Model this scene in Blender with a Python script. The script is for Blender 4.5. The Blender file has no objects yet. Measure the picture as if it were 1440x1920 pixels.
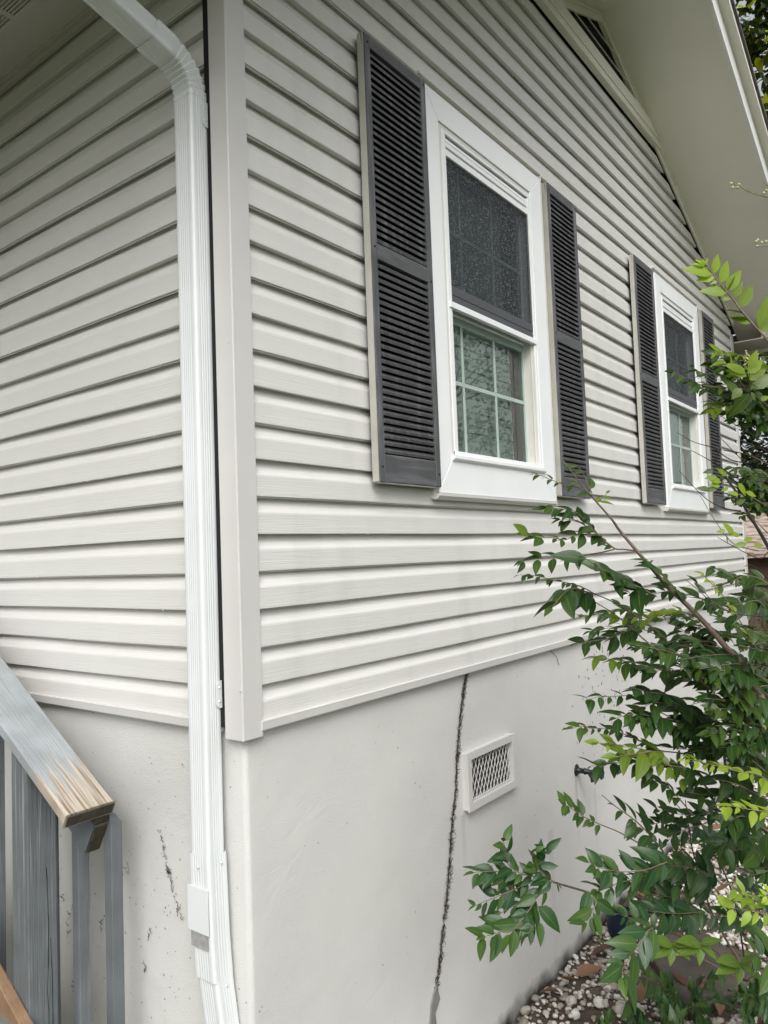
import bpy, math, random
import numpy as np
from mathutils import Vector, Matrix, noise as mnoise
rnd = random.Random(7)
nr = np.random.RandomState(11)
S = bpy.context.scene
COL = S.collection

# ------------------------------------------------------------------ camera
# world: gable wall runs along +X at Y=0, side wall along +Y at X=0, z=0 is the lowest lap of the siding
F = 1426.14
YAW, PITCH, ROLL = 0.65043, 0.05696, -0.03711
CAM = np.array([-1.3551, -1.5145, 0.4368])
def _rot(a, b, g):
    fwd = np.array([math.cos(b)*math.cos(a), math.cos(b)*math.sin(a), math.sin(b)])
    right = np.array([math.sin(a), -math.cos(a), 0.0]); up = np.cross(right, fwd)
    return np.array([right*math.cos(g)+up*math.sin(g), -right*math.sin(g)+up*math.cos(g), fwd])
RM = _rot(YAW, PITCH, ROLL)
cd = bpy.data.cameras.new('camera'); cam = bpy.data.objects.new('camera', cd); COL.objects.link(cam)
cd.sensor_fit = 'VERTICAL'; cd.sensor_height = 36.0; cd.lens = F/1920*36.0
cd.clip_start = 0.02; cd.clip_end = 500
cam.matrix_world = Matrix(((RM[0][0], RM[1][0], -RM[2][0], CAM[0]), (RM[0][1], RM[1][1], -RM[2][1], CAM[1]),
                           (RM[0][2], RM[1][2], -RM[2][2], CAM[2]), (0, 0, 0, 1)))
S.camera = cam
def ray(x, y): return RM.T @ np.array([(x-720)/F, -(y-960)/F, 1.0])
def at(x, y, d): return CAM + ray(x, y)*d            # point at a given depth
def on_y(x, y, v): r = ray(x, y); return CAM + r*(v-CAM[1])/r[1]
def on_x(x, y, v): r = ray(x, y); return CAM + r*(v-CAM[0])/r[0]
def on_z(x, y, v): r = ray(x, y); return CAM + r*(v-CAM[2])/r[2]

# ------------------------------------------------------------------ world, sun, exposure
SUN_DIR = Vector((-0.72, -0.60, 0.92)).normalized()   # towards the (veiled) sun
el = math.asin(SUN_DIR.z); az = math.atan2(SUN_DIR.x, SUN_DIR.y)
W = bpy.data.worlds.new('World'); S.world = W; W.use_nodes = True
nt = W.node_tree; bg = nt.nodes['Background']
sky = nt.nodes.new('ShaderNodeTexSky'); sky.sky_type = 'NISHITA'; sky.sun_disc = False
sky.sun_elevation = el; sky.sun_rotation = az; sky.air_density = 1.0; sky.dust_density = 4.0; sky.ozone_density = 1.0
hs = nt.nodes.new('ShaderNodeHueSaturation'); hs.inputs['Saturation'].default_value = 0.17; hs.inputs['Value'].default_value = 1.0
nt.links.new(sky.outputs[0], hs.inputs['Color'])
nt.links.new(hs.outputs[0], bg.inputs['Color']); bg.inputs['Strength'].default_value = 0.125
sl = bpy.data.lights.new('sun', 'SUN'); sl.energy = 1.05; sl.angle = math.radians(36); sl.color = (1.0, 0.985, 0.97)
so = bpy.data.objects.new('sun', sl); COL.objects.link(so)
so.rotation_euler = SUN_DIR.to_track_quat('Z', 'Y').to_euler()
S.view_settings.view_transform = 'Standard'; S.view_settings.look = 'None'
S.view_settings.gamma = 1.0; S.view_settings.exposure = 0.70
S.render.resolution_x = 768; S.render.resolution_y = 1024
GZ = -1.43                                             # ground level

# ------------------------------------------------------------------ materials
def mat(name, col, rough=0.5, var=0.0, vscale=4.0, bump=0.0, bscale=(60, 60, 60), bdist=0.002, spec=0.5,
        metal=0.0, col2=None, c2scale=8.0, c2lo=0.55, c2hi=0.62, coat=0.0, detail=4.0, c2stretch=(1, 1, 1)):
    m = bpy.data.materials.new(name); m.use_nodes = True
    n = m.node_tree; b = n.nodes['Principled BSDF']
    b.inputs['Roughness'].default_value = rough; b.inputs['Metallic'].default_value = metal
    b.inputs['Specular IOR Level'].default_value = spec
    if coat: b.inputs['Coat Weight'].default_value = coat; b.inputs['Coat Roughness'].default_value = 0.25
    tc = n.nodes.new('ShaderNodeTexCoord')
    out = None
    rgb = n.nodes.new('ShaderNodeRGB'); rgb.outputs[0].default_value = (*col, 1); out = rgb.outputs[0]
    if var:
        no = n.nodes.new('ShaderNodeTexNoise'); no.inputs['Scale'].default_value = vscale; no.inputs['Detail'].default_value = 5
        n.links.new(tc.outputs['Object'], no.inputs['Vector'])
        mr = n.nodes.new('ShaderNodeMapRange'); mr.inputs[1].default_value = 0.3; mr.inputs[2].default_value = 0.7
        mr.inputs[3].default_value = 1-var; mr.inputs[4].default_value = 1+var
        n.links.new(no.outputs[0], mr.inputs[0])
        mx = n.nodes.new('ShaderNodeVectorMath'); mx.operation = 'SCALE'
        n.links.new(out, mx.inputs[0]); n.links.new(mr.outputs[0], mx.inputs['Scale']); out = mx.outputs[0]
    if col2:
        mp = n.nodes.new('ShaderNodeMapping'); mp.inputs['Scale'].default_value = c2stretch
        n.links.new(tc.outputs['Object'], mp.inputs[0])
        no = n.nodes.new('ShaderNodeTexNoise'); no.inputs['Scale'].default_value = c2scale; no.inputs['Detail'].default_value = 8
        n.links.new(mp.outputs[0], no.inputs['Vector'])
        mr = n.nodes.new('ShaderNodeMapRange'); mr.inputs[1].default_value = c2lo; mr.inputs[2].default_value = c2hi
        n.links.new(no.outputs[0], mr.inputs[0])
        mi = n.nodes.new('ShaderNodeMix'); mi.data_type = 'RGBA'
        n.links.new(mr.outputs[0], mi.inputs[0]); n.links.new(out, mi.inputs[6]); mi.inputs[7].default_value = (*col2, 1)
        out = mi.outputs[2]
    n.links.new(out, b.inputs['Base Color'])
    if bump:
        mp = n.nodes.new('ShaderNodeMapping'); mp.inputs['Scale'].default_value = bscale
        n.links.new(tc.outputs['Object'], mp.inputs[0])
        no = n.nodes.new('ShaderNodeTexNoise'); no.inputs['Scale'].default_value = 1.0; no.inputs['Detail'].default_value = detail
        n.links.new(mp.outputs[0], no.inputs['Vector'])
        bu = n.nodes.new('ShaderNodeBump'); bu.inputs['Strength'].default_value = bump; bu.inputs['Distance'].default_value = bdist
        n.links.new(no.outputs[0], bu.inputs['Height']); n.links.new(bu.outputs[0], b.inputs['Normal'])
    return m

VINYL = (0.655, 0.648, 0.615)
M = {}
M['siding_g'] = mat('vinyl_siding_gable', VINYL, 0.42, var=0.035, vscale=1.3, bump=0.7, bscale=(7, 60, 380), bdist=0.0014, col2=(0.60, 0.595, 0.56), c2scale=3.0, c2lo=0.50, c2hi=0.75, c2stretch=(2.5, 2.5, .5))
M['siding_s'] = mat('vinyl_siding_side', VINYL, 0.42, var=0.03, vscale=1.3, bump=0.7, bscale=(60, 7, 380), bdist=0.0014)
M['trim'] = mat('vinyl_trim', (0.58, 0.57, 0.545), 0.38, var=0.03, vscale=5, bump=0.12, bscale=(80, 80, 6), bdist=0.001)
M['white'] = mat('white_vinyl', (0.83, 0.85, 0.85), 0.35, var=0.02, vscale=7, bump=0.06, bscale=(40, 40, 40), bdist=0.001)
M['cream'] = mat('cream_vinyl', (0.66, 0.645, 0.60), 0.4, var=0.03, vscale=9)
M['aluminium'] = mat('painted_aluminium', (0.70, 0.725, 0.73), 0.24, var=0.03, vscale=5, coat=0.3)
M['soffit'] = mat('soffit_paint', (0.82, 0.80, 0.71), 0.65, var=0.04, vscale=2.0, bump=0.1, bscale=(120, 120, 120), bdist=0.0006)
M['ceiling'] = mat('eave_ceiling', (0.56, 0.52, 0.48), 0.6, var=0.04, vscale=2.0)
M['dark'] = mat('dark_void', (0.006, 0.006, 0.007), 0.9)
M['shutter'] = mat('weathered_charcoal_paint', (0.078, 0.079, 0.082), 0.5, var=0.22, vscale=9, bump=0.5, bscale=(180, 180, 14), bdist=0.0012,
                   col2=(0.17, 0.17, 0.185), c2scale=10, c2lo=0.52, c2hi=0.72, c2stretch=(4, 4, 0.4))
M['shutter_rail'] = mat('weathered_charcoal_rail', (0.078, 0.079, 0.082), 0.5, var=0.25, vscale=8, bump=0.5, bscale=(14, 100, 180), bdist=0.0012,
                   col2=(0.18, 0.18, 0.20), c2scale=9, c2lo=0.5, c2hi=0.75, c2stretch=(0.4, 4, 4))
M['shutter_edge'] = mat('beige_edge_paint', (0.44, 0.43, 0.38), 0.6, var=0.12, vscale=9, bump=0.6, bscale=(120, 120, 10), bdist=0.002,
                        col2=(0.16, 0.10, 0.07), c2scale=9, c2lo=0.64, c2hi=0.69, c2stretch=(3, 3, .4))
M['interior'] = mat('room_wall', (0.20, 0.21, 0.20), 0.9)
M['blind'] = mat('window_blind', (0.60, 0.66, 0.62), 0.6, var=0.05)
M['grid'] = mat('grille_bars', (0.40, 0.49, 0.45), 0.5)
M['screenbar'] = mat('screen_bar', (0.075, 0.078, 0.085), 0.5, bump=0.4, bscale=(300, 300, 300), bdist=0.001)
M['bronze'] = mat('old_brass', (0.035, 0.042, 0.045), 0.38, metal=0.6, var=0.4, vscale=40, bump=0.3, bscale=(200, 200, 200), bdist=0.001)
M['vine'] = mat('dead_vine', (0.030, 0.018, 0.015), 0.85, var=0.5, vscale=80)
M['patch'] = mat('cement_patch', (0.20, 0.195, 0.18), 0.9, var=0.1, vscale=30, bump=0.5, bscale=(90, 90, 90))
M['shingle'] = mat('shingles', (0.12, 0.11, 0.10), 0.9, var=0.3, vscale=20, bump=0.8, bscale=(30, 30, 30), bdist=0.01)
M['bark'] = mat('grey_brown_bark', (0.17, 0.125, 0.095), 0.75, var=0.3, vscale=30, bump=0.6, bscale=(90, 90, 30), bdist=0.002)
M['bark_dark'] = mat('wet_dark_bark', (0.035, 0.028, 0.024), 0.55, var=0.3, vscale=40, bump=0.5, bscale=(90, 90, 40), bdist=0.002)
M['soil'] = mat('damp_soil', (0.085, 0.066, 0.050), 0.95, var=0.5, vscale=7, bump=1.0, bscale=(40, 40, 40), bdist=0.02, col2=(0.10, 0.07, 0.05), c2scale=20, c2lo=.5, c2hi=.6)
M['slab'] = mat('mossy_concrete', (0.065, 0.056, 0.045), 0.9, var=0.3, vscale=8, bump=0.8, bscale=(60, 60, 60), bdist=0.005, col2=(0.05, 0.06, 0.03), c2scale=6, c2lo=.5, c2hi=.65)
M['glassdrop'] = mat('water_drop', (0.55, 0.56, 0.54), 0.05, spec=1.0)
M['plastic_blue'] = mat('navy_plastic', (0.006, 0.014, 0.030), 0.35)
M['bud'] = mat('bud', (0.42, 0.42, 0.20), 0.5)

def painted_wood(name, axis, body=(0.125, 0.138, 0.147), bare=True, dark=False):
    """blue-grey paint, grained along one axis, flaking to bare wood"""
    st = [75, 75, 75]; st[axis] = 2.2
    if axis == 1: st[2] = 4.0
    m = mat(name, body, 0.55, var=0.16, vscale=9, bump=1.0, bscale=tuple(v*2.6 for v in st), bdist=0.003,
            col2=(0.27, 0.285, 0.29), c2scale=1.0, c2lo=0.56, c2hi=0.72, c2stretch=tuple(st))
    return m
M['paint_y'] = painted_wood('blue_grey_paint_rail', 1)
M['paint_z'] = painted_wood('blue_grey_paint_post', 2)
M['paint_x'] = painted_wood('blue_grey_paint_tread', 0)
M['endgrain'] = mat('dark_end_grain', (0.055, 0.048, 0.030), 0.9, var=0.4, vscale=60, bump=0.8, bscale=(150, 150, 150), bdist=0.002)
M['brownboard'] = mat('bare_brown_board', (0.21, 0.13, 0.075), 0.75, var=0.3, vscale=12, bump=0.8, bscale=(90, 9, 90), bdist=0.002,
                      col2=(0.16, 0.18, 0.19), c2scale=2.0, c2lo=.5, c2hi=.6, c2stretch=(8, 1, 8))

def stucco_mat():
    m = mat('rough_painted_stucco', (0.60, 0.596, 0.57), 0.55, var=0.075, vscale=1.6)
    n = m.node_tree; b = n.nodes['Principled BSDF']; tc = [x for x in n.nodes if x.type == 'TEX_COORD'][0]
    a = n.nodes.new('ShaderNodeTexNoise'); a.inputs['Scale'].default_value = 260; a.inputs['Detail'].default_value = 6
    c = n.nodes.new('ShaderNodeTexNoise'); c.inputs['Scale'].default_value = 6; c.inputs['Detail'].default_value = 7; c.inputs['Distortion'].default_value = 1.1
    for q in (a, c): n.links.new(tc.outputs['Object'], q.inputs['Vector'])
    mx = n.nodes.new('ShaderNodeMath'); mx.operation = 'MULTIPLY_ADD'; mx.inputs[1].default_value = 0.5
    n.links.new(a.outputs[0], mx.inputs[0]); n.links.new(c.outputs[0], mx.inputs[2])
    bu = n.nodes.new('ShaderNodeBump'); bu.inputs['Strength'].default_value = 0.65; bu.inputs['Distance'].default_value = 0.005
    n.links.new(mx.outputs[0], bu.inputs['Height']); n.links.new(bu.outputs[0], b.inputs['Normal'])
    # mould and splashed dirt near the ground + a few grey run stains
    src = b.inputs['Base Color'].links[0].from_socket
    sep = n.nodes.new('ShaderNodeSeparateXYZ'); n.links.new(tc.outputs['Object'], sep.inputs[0])
    hgt = n.nodes.new('ShaderNodeMapRange'); hgt.inputs[1].default_value = GZ+0.015; hgt.inputs[2].default_value = GZ+0.16
    hgt.inputs[3].default_value = 1.0; hgt.inputs[4].default_value = 0.0
    n.links.new(sep.outputs[2], hgt.inputs[0])
    dn = n.nodes.new('ShaderNodeTexNoise'); dn.inputs['Scale'].default_value = 9; dn.inputs['Detail'].default_value = 9
    n.links.new(tc.outputs['Object'], dn.inputs['Vector'])
    ml = n.nodes.new('ShaderNodeMath'); ml.operation = 'ADD'; n.links.new(dn.outputs[0], ml.inputs[0]); n.links.new(hgt.outputs[0], ml.inputs[1])
    st = n.nodes.new('ShaderNodeMapRange'); st.inputs[1].default_value = 1.0; st.inputs[2].default_value = 1.5
    n.links.new(ml.outputs[0], st.inputs[0])
    mi = n.nodes.new('ShaderNodeMix'); mi.data_type = 'RGBA'; mi.inputs[7].default_value = (0.045, 0.04, 0.03, 1)
    n.links.new(st.outputs[0], mi.inputs[0]); n.links.new(src, mi.inputs[6])
    # fine specks
    vo = n.nodes.new('ShaderNodeTexVoronoi'); vo.inputs['Scale'].default_value = 26
    wr = n.nodes.new('ShaderNodeTexNoise'); wr.inputs['Scale'].default_value = 30
    n.links.new(tc.outputs['Object'], wr.inputs['Vector'])
    n.links.new(tc.outputs['Object'], vo.inputs['Vector'])
    sp = n.nodes.new('ShaderNodeMapRange'); sp.inputs[1].default_value = 0.05; sp.inputs[2].default_value = 0.09
    sp.inputs[3].default_value = 1; sp.inputs[4].default_value = 0
    n.links.new(vo.outputs['Distance'], sp.inputs[0])
    msk = n.nodes.new('ShaderNodeTexNoise'); msk.inputs['Scale'].default_value = 2.3
    n.links.new(tc.outputs['Object'], msk.inputs['Vector'])
    mk = n.nodes.new('ShaderNodeMapRange'); mk.inputs[1].default_value = 0.52; mk.inputs[2].default_value = 0.6
    n.links.new(msk.outputs[0], mk.inputs[0])
    mm = n.nodes.new('ShaderNodeMath'); mm.operation = 'MULTIPLY'; n.links.new(sp.outputs[0], mm.inputs[0]); n.links.new(mk.outputs[0], mm.inputs[1])
    mi2 = n.nodes.new('ShaderNodeMix'); mi2.data_type = 'RGBA'; mi2.inputs[7].default_value = (0.16, 0.15, 0.13, 1)
    n.links.new(mm.outputs[0], mi2.inputs[0]); n.links.new(mi.outputs[2], mi2.inputs[6])
    # narrow damp runs below the tap, the vent and further along
    last = mi2.outputs[2]
    for (cx_, hw_, zt_, zb_, am) in ((2.10, .022, -.62, -.98, .5), (1.093, .02, -.53, -.80, .28), (1.80, .035, -.80, -1.40, .25), (2.32, .02, -.75, -1.2, .2)):
        dx = n.nodes.new('ShaderNodeMath'); dx.operation = 'SUBTRACT'; dx.inputs[1].default_value = cx_; n.links.new(sep.outputs[0], dx.inputs[0])
        wv = n.nodes.new('ShaderNodeMath'); wv.operation = 'MULTIPLY_ADD'; wv.inputs[1].default_value = .02; n.links.new(dn.outputs[0], wv.inputs[0]); n.links.new(dx.outputs[0], wv.inputs[2])
        ab = n.nodes.new('ShaderNodeMath'); ab.operation = 'ABSOLUTE'; n.links.new(wv.outputs[0], ab.inputs[0])
        r1 = n.nodes.new('ShaderNodeMapRange'); r1.inputs[1].default_value = hw_*.3; r1.inputs[2].default_value = hw_; r1.inputs[3].default_value = 1; r1.inputs[4].default_value = 0; n.links.new(ab.outputs[0], r1.inputs[0])
        r2 = n.nodes.new('ShaderNodeMapRange'); r2.inputs[1].default_value = zb_; r2.inputs[2].default_value = zt_; r2.inputs[3].default_value = 0.0; r2.inputs[4].default_value = am; n.links.new(sep.outputs[2], r2.inputs[0])
        r3 = n.nodes.new('ShaderNodeMath'); r3.operation = 'LESS_THAN'; r3.inputs[1].default_value = zt_; n.links.new(sep.outputs[2], r3.inputs[0])
        m1 = n.nodes.new('ShaderNodeMath'); m1.operation = 'MULTIPLY'; n.links.new(r1.outputs[0], m1.inputs[0]); n.links.new(r2.outputs[0], m1.inputs[1])
        m2 = n.nodes.new('ShaderNodeMath'); m2.operation = 'MULTIPLY'; n.links.new(m1.outputs[0], m2.inputs[0]); n.links.new(r3.outputs[0], m2.inputs[1])
        mi3 = n.nodes.new('ShaderNodeMix'); mi3.data_type = 'RGBA'; mi3.inputs[7].default_value = (0.26, 0.25, 0.23, 1)
        n.links.new(m2.outputs[0], mi3.inputs[0]); n.links.new(last, mi3.inputs[6]); last = mi3.outputs[2]
    n.links.new(mi3.outputs[2], b.inputs['Base Color'])
    return m
M['stucco'] = stucco_mat()

def cap_mat():
    """handrail top: paint that has flaked to bare pine towards the lower end"""
    m = painted_wood('blue_grey_paint_flaking_to_bare_wood', 1, body=(0.31, 0.335, 0.35))
    n = m.node_tree; b = n.nodes['Principled BSDF']; tc = [x for x in n.nodes if x.type == 'TEX_COORD'][0]
    src = b.inputs['Base Color'].links[0].from_socket
    sep = n.nodes.new('ShaderNodeSeparateXYZ'); n.links.new(tc.outputs['Object'], sep.inputs[0])
    g = n.nodes.new('ShaderNodeMapRange'); g.inputs[1].default_value = 0.405; g.inputs[2].default_value = 0.70; g.inputs[3].default_value = 0.52; g.inputs[4].default_value = -0.10
    n.links.new(sep.outputs[1], g.inputs[0])
    mp = n.nodes.new('ShaderNodeMapping'); mp.inputs['Scale'].default_value = (70, 3.5, 3); n.links.new(tc.outputs['Object'], mp.inputs[0])
    no = n.nodes.new('ShaderNodeTexNoise'); no.inputs['Scale'].default_value = 1; no.inputs['Detail'].default_value = 8; n.links.new(mp.outputs[0], no.inputs['Vector'])
    ad = n.nodes.new('ShaderNodeMath'); ad.operation = 'ADD'; n.links.new(no.outputs[0], ad.inputs[0]); n.links.new(g.outputs[0], ad.inputs[1])
    th = n.nodes.new('ShaderNodeMapRange'); th.inputs[1].default_value = 0.66; th.inputs[2].default_value = 0.82; n.links.new(ad.outputs[0], th.inputs[0])
    cr = n.nodes.new('ShaderNodeValToRGB'); cr.color_ramp.elements[0].position = .3; cr.color_ramp.elements[0].color = (0.17, 0.12, 0.08, 1)
    cr.color_ramp.elements[1].position = .6; cr.color_ramp.elements[1].color = (0.50, 0.44, 0.36, 1)
    mp2 = n.nodes.new('ShaderNodeMapping'); mp2.inputs['Scale'].default_value = (170, 4, 4); n.links.new(tc.outputs['Object'], mp2.inputs[0])
    n2 = n.nodes.new('ShaderNodeTexNoise'); n2.inputs['Scale'].default_value = 1; n2.inputs['Detail'].default_value = 4; n.links.new(mp2.outputs[0], n2.inputs['Vector'])
    n.links.new(n2.outputs[0], cr.inputs[0])
    mi = n.nodes.new('ShaderNodeMix'); mi.data_type = 'RGBA'; n.links.new(th.outputs[0], mi.inputs[0]); n.links.new(src, mi.inputs[6]); n.links.new(cr.outputs[0], mi.inputs[7])
    n.links.new(mi.outputs[2], b.inputs['Base Color'])
    return m
M['cap'] = cap_mat()

def glass_mat(name, tint, refl, rough=0.0):
    m = bpy.data.materials.new(name); m.use_nodes = True; n = m.node_tree; n.nodes.clear()
    o = n.nodes.new('ShaderNodeOutputMaterial'); t = n.nodes.new('ShaderNodeBsdfTransparent'); t.inputs[0].default_value = (*tint, 1)
    g = n.nodes.new('ShaderNodeBsdfGlossy'); g.inputs['Roughness'].default_value = rough; g.inputs[0].default_value = (.95, 1, .97, 1)
    fr = n.nodes.new('ShaderNodeFresnel'); fr.inputs[0].default_value = 1.5
    mr = n.nodes.new('ShaderNodeMapRange'); mr.inputs[3].default_value = refl; mr.inputs[4].default_value = 1.0; n.links.new(fr.outputs[0], mr.inputs[0])
    mx = n.nodes.new('ShaderNodeMixShader'); n.links.new(mr.outputs[0], mx.inputs[0]); n.links.new(t.outputs[0], mx.inputs[1]); n.links.new(g.outputs[0], mx.inputs[2])
    n.links.new(mx.outputs[0], o.inputs[0]); return m
M['glass'] = glass_mat('window_glass', (0.84, 0.91, 0.87), 0.06)

def screen_mat():
    m = bpy.data.materials.new('rain_speckled_insect_screen'); m.use_nodes = True; n = m.node_tree; n.nodes.clear()
    o = n.nodes.new('ShaderNodeOutputMaterial'); t = n.nodes.new('ShaderNodeBsdfTransparent'); t.inputs[0].default_value = (.72, .75, .78, 1)
    d = n.nodes.new('ShaderNodeBsdfPrincipled'); d.inputs['Roughness'].default_value = 0.5
    tc = n.nodes.new('ShaderNodeTexCoord')
    v = n.nodes.new('ShaderNodeTexVoronoi'); v.inputs['Scale'].default_value = 170; n.links.new(tc.outputs['Object'], v.inputs['Vector'])
    no = n.nodes.new('ShaderNodeTexNoise'); no.inputs['Scale'].default_value = 60; no.inputs['Detail'].default_value = 3; n.links.new(tc.outputs['Object'], no.inputs['Vector'])
    a = n.nodes.new('ShaderNodeMapRange'); a.inputs[1].default_value = 0.20; a.inputs[2].default_value = 0.34; a.inputs[3].default_value = 1; a.inputs[4].default_value = 0; n.links.new(v.outputs['Distance'], a.inputs[0])
    c = n.nodes.new('ShaderNodeMapRange'); c.inputs[1].default_value = 0.40; c.inputs[2].default_value = 0.56; n.links.new(no.outputs[0], c.inputs[0])
    mu = n.nodes.new('ShaderNodeMath'); mu.operation = 'MULTIPLY'; n.links.new(a.outputs[0], mu.inputs[0]); n.links.new(c.outputs[0], mu.inputs[1])
    mi = n.nodes.new('ShaderNodeMix'); mi.data_type = 'RGBA'; mi.inputs[6].default_value = (0.022, 0.026, 0.030, 1); mi.inputs[7].default_value = (0.34, 0.36, 0.36, 1)
    n.links.new(mu.outputs[0], mi.inputs[0]); n.links.new(mi.outputs[2], d.inputs['Base Color'])
    fa = n.nodes.new('ShaderNodeMapRange'); fa.inputs[3].default_value = 0.62; fa.inputs[4].default_value = 1.0; n.links.new(mu.outputs[0], fa.inputs[0])
    mx = n.nodes.new('ShaderNodeMixShader'); n.links.new(fa.outputs[0], mx.inputs[0]); n.links.new(t.outputs[0], mx.inputs[1]); n.links.new(d.outputs[0], mx.inputs[2])
    n.links.new(mx.outputs[0], o.inputs[0]); return m
M['screen'] = screen_mat()

def leaf_mat(name, dark, light, trans=0.45, rough=0.32):
    """per-leaf tint from a face attribute, pale midrib from the leaf's own uv"""
    m = bpy.data.materials.new(name); m.use_nodes = True; n = m.node_tree; b = n.nodes['Principled BSDF']
    at_ = n.nodes.new('ShaderNodeAttribute'); at_.attribute_name = 'tint'
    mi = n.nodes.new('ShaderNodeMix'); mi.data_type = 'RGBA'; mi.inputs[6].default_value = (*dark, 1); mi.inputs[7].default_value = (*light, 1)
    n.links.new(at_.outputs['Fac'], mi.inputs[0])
    uv = n.nodes.new('ShaderNodeUVMap'); se = n.nodes.new('ShaderNodeSeparateXYZ'); n.links.new(uv.outputs[0], se.inputs[0])
    s1 = n.nodes.new('ShaderNodeMath'); s1.operation = 'SUBTRACT'; s1.inputs[1].default_value = 0.5; n.links.new(se.outputs[0], s1.inputs[0])
    s2 = n.nodes.new('ShaderNodeMath'); s2.operation = 'ABSOLUTE'; n.links.new(s1.outputs[0], s2.inputs[0])
    rb = n.nodes.new('ShaderNodeMapRange'); rb.inputs[1].default_value = 0.008; rb.inputs[2].default_value = 0.035; rb.inputs[3].default_value = 0.2; rb.inputs[4].default_value = 0
    n.links.new(s2.outputs[0], rb.inputs[0])
    m2 = n.nodes.new('ShaderNodeMix'); m2.data_type = 'RGBA'; n.links.new(rb.outputs[0], m2.inputs[0]); n.links.new(mi.outputs[2], m2.inputs[6])
    m2.inputs[7].default_value = (light[0]*1.1+.02, light[1]*1.05+.02, light[2]+.03, 1)
    # vein ripple
    wv = n.nodes.new('ShaderNodeTexNoise'); wv.inputs['Scale'].default_value = 120; tc = n.nodes.new('ShaderNodeTexCoord'); n.links.new(tc.outputs['Object'], wv.inputs['Vector'])
    bu = n.nodes.new('ShaderNodeBump'); bu.inputs['Strength'].default_value = 0.25; bu.inputs['Distance'].default_value = 0.002; n.links.new(wv.outputs[0], bu.inputs['Height'])
    n.links.new(bu.outputs[0], b.inputs['Normal'])
    n.links.new(m2.outputs[2], b.inputs['Base Color']); b.inputs['Roughness'].default_value = rough; b.inputs['Specular IOR Level'].default_value = 0.38
    tr = n.nodes.new('ShaderNodeBsdfTranslucent')
    gm = n.nodes.new('ShaderNodeVectorMath'); gm.operation = 'MULTIPLY'; gm.inputs[1].default_value = (1.5, 1.7, 0.6); n.links.new(m2.outputs[2], gm.inputs[0]); n.links.new(gm.outputs[0], tr.inputs[0])
    mx = n.nodes.new('ShaderNodeMixShader'); tf = n.nodes.new('ShaderNodeMapRange'); tf.inputs[3].default_value = trans*.45; tf.inputs[4].default_value = trans*1.25; n.links.new(at_.outputs['Fac'], tf.inputs[0]); n.links.new(tf.outputs[0], mx.inputs[0])
    o = n.nodes['Material Output']; n.links.new(b.outputs[0], mx.inputs[1]); n.links.new(tr.outputs[0], mx.inputs[2]); n.links.new(mx.outputs[0], o.inputs[0])
    return m
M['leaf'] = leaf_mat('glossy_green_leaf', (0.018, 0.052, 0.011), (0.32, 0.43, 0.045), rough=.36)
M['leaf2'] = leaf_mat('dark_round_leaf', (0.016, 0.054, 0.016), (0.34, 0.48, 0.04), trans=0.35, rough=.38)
M['leaf_tree'] = leaf_mat('tree_leaf', (0.010, 0.024, 0.008), (0.42, 0.42, 0.03), trans=0.4)
M['deadleaf'] = leaf_mat('brown_fallen_leaf', (0.075, 0.032, 0.020), (0.20, 0.11, 0.065), trans=0.12, rough=0.5)

def pebble_mat():
    m = mat('white_marble_pebbles', (0.5, 0.5, 0.5), 0.7, bump=0.5, bscale=(160, 160, 160), bdist=0.002)
    n = m.node_tree; b = n.nodes['Principled BSDF']
    a = n.nodes.new('ShaderNodeAttribute'); a.attribute_name = 'tint'
    cr = n.nodes.new('ShaderNodeValToRGB'); e = cr.color_ramp.elements
    e[0].position = 0; e[0].color = (0.13, 0.11, 0.09, 1); e[1].position = 1; e[1].color = (0.62, 0.61, 0.57, 1)
    q = e.new(.3); q.color = (0.30, 0.27, 0.22, 1); q = e.new(.55); q.color = (0.50, 0.48, 0.43, 1)
    n.links.new(a.outputs['Fac'], cr.inputs[0]); n.links.new(cr.outputs[0], b.inputs['Base Color']); return m
M['pebble'] = pebble_mat()

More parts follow.
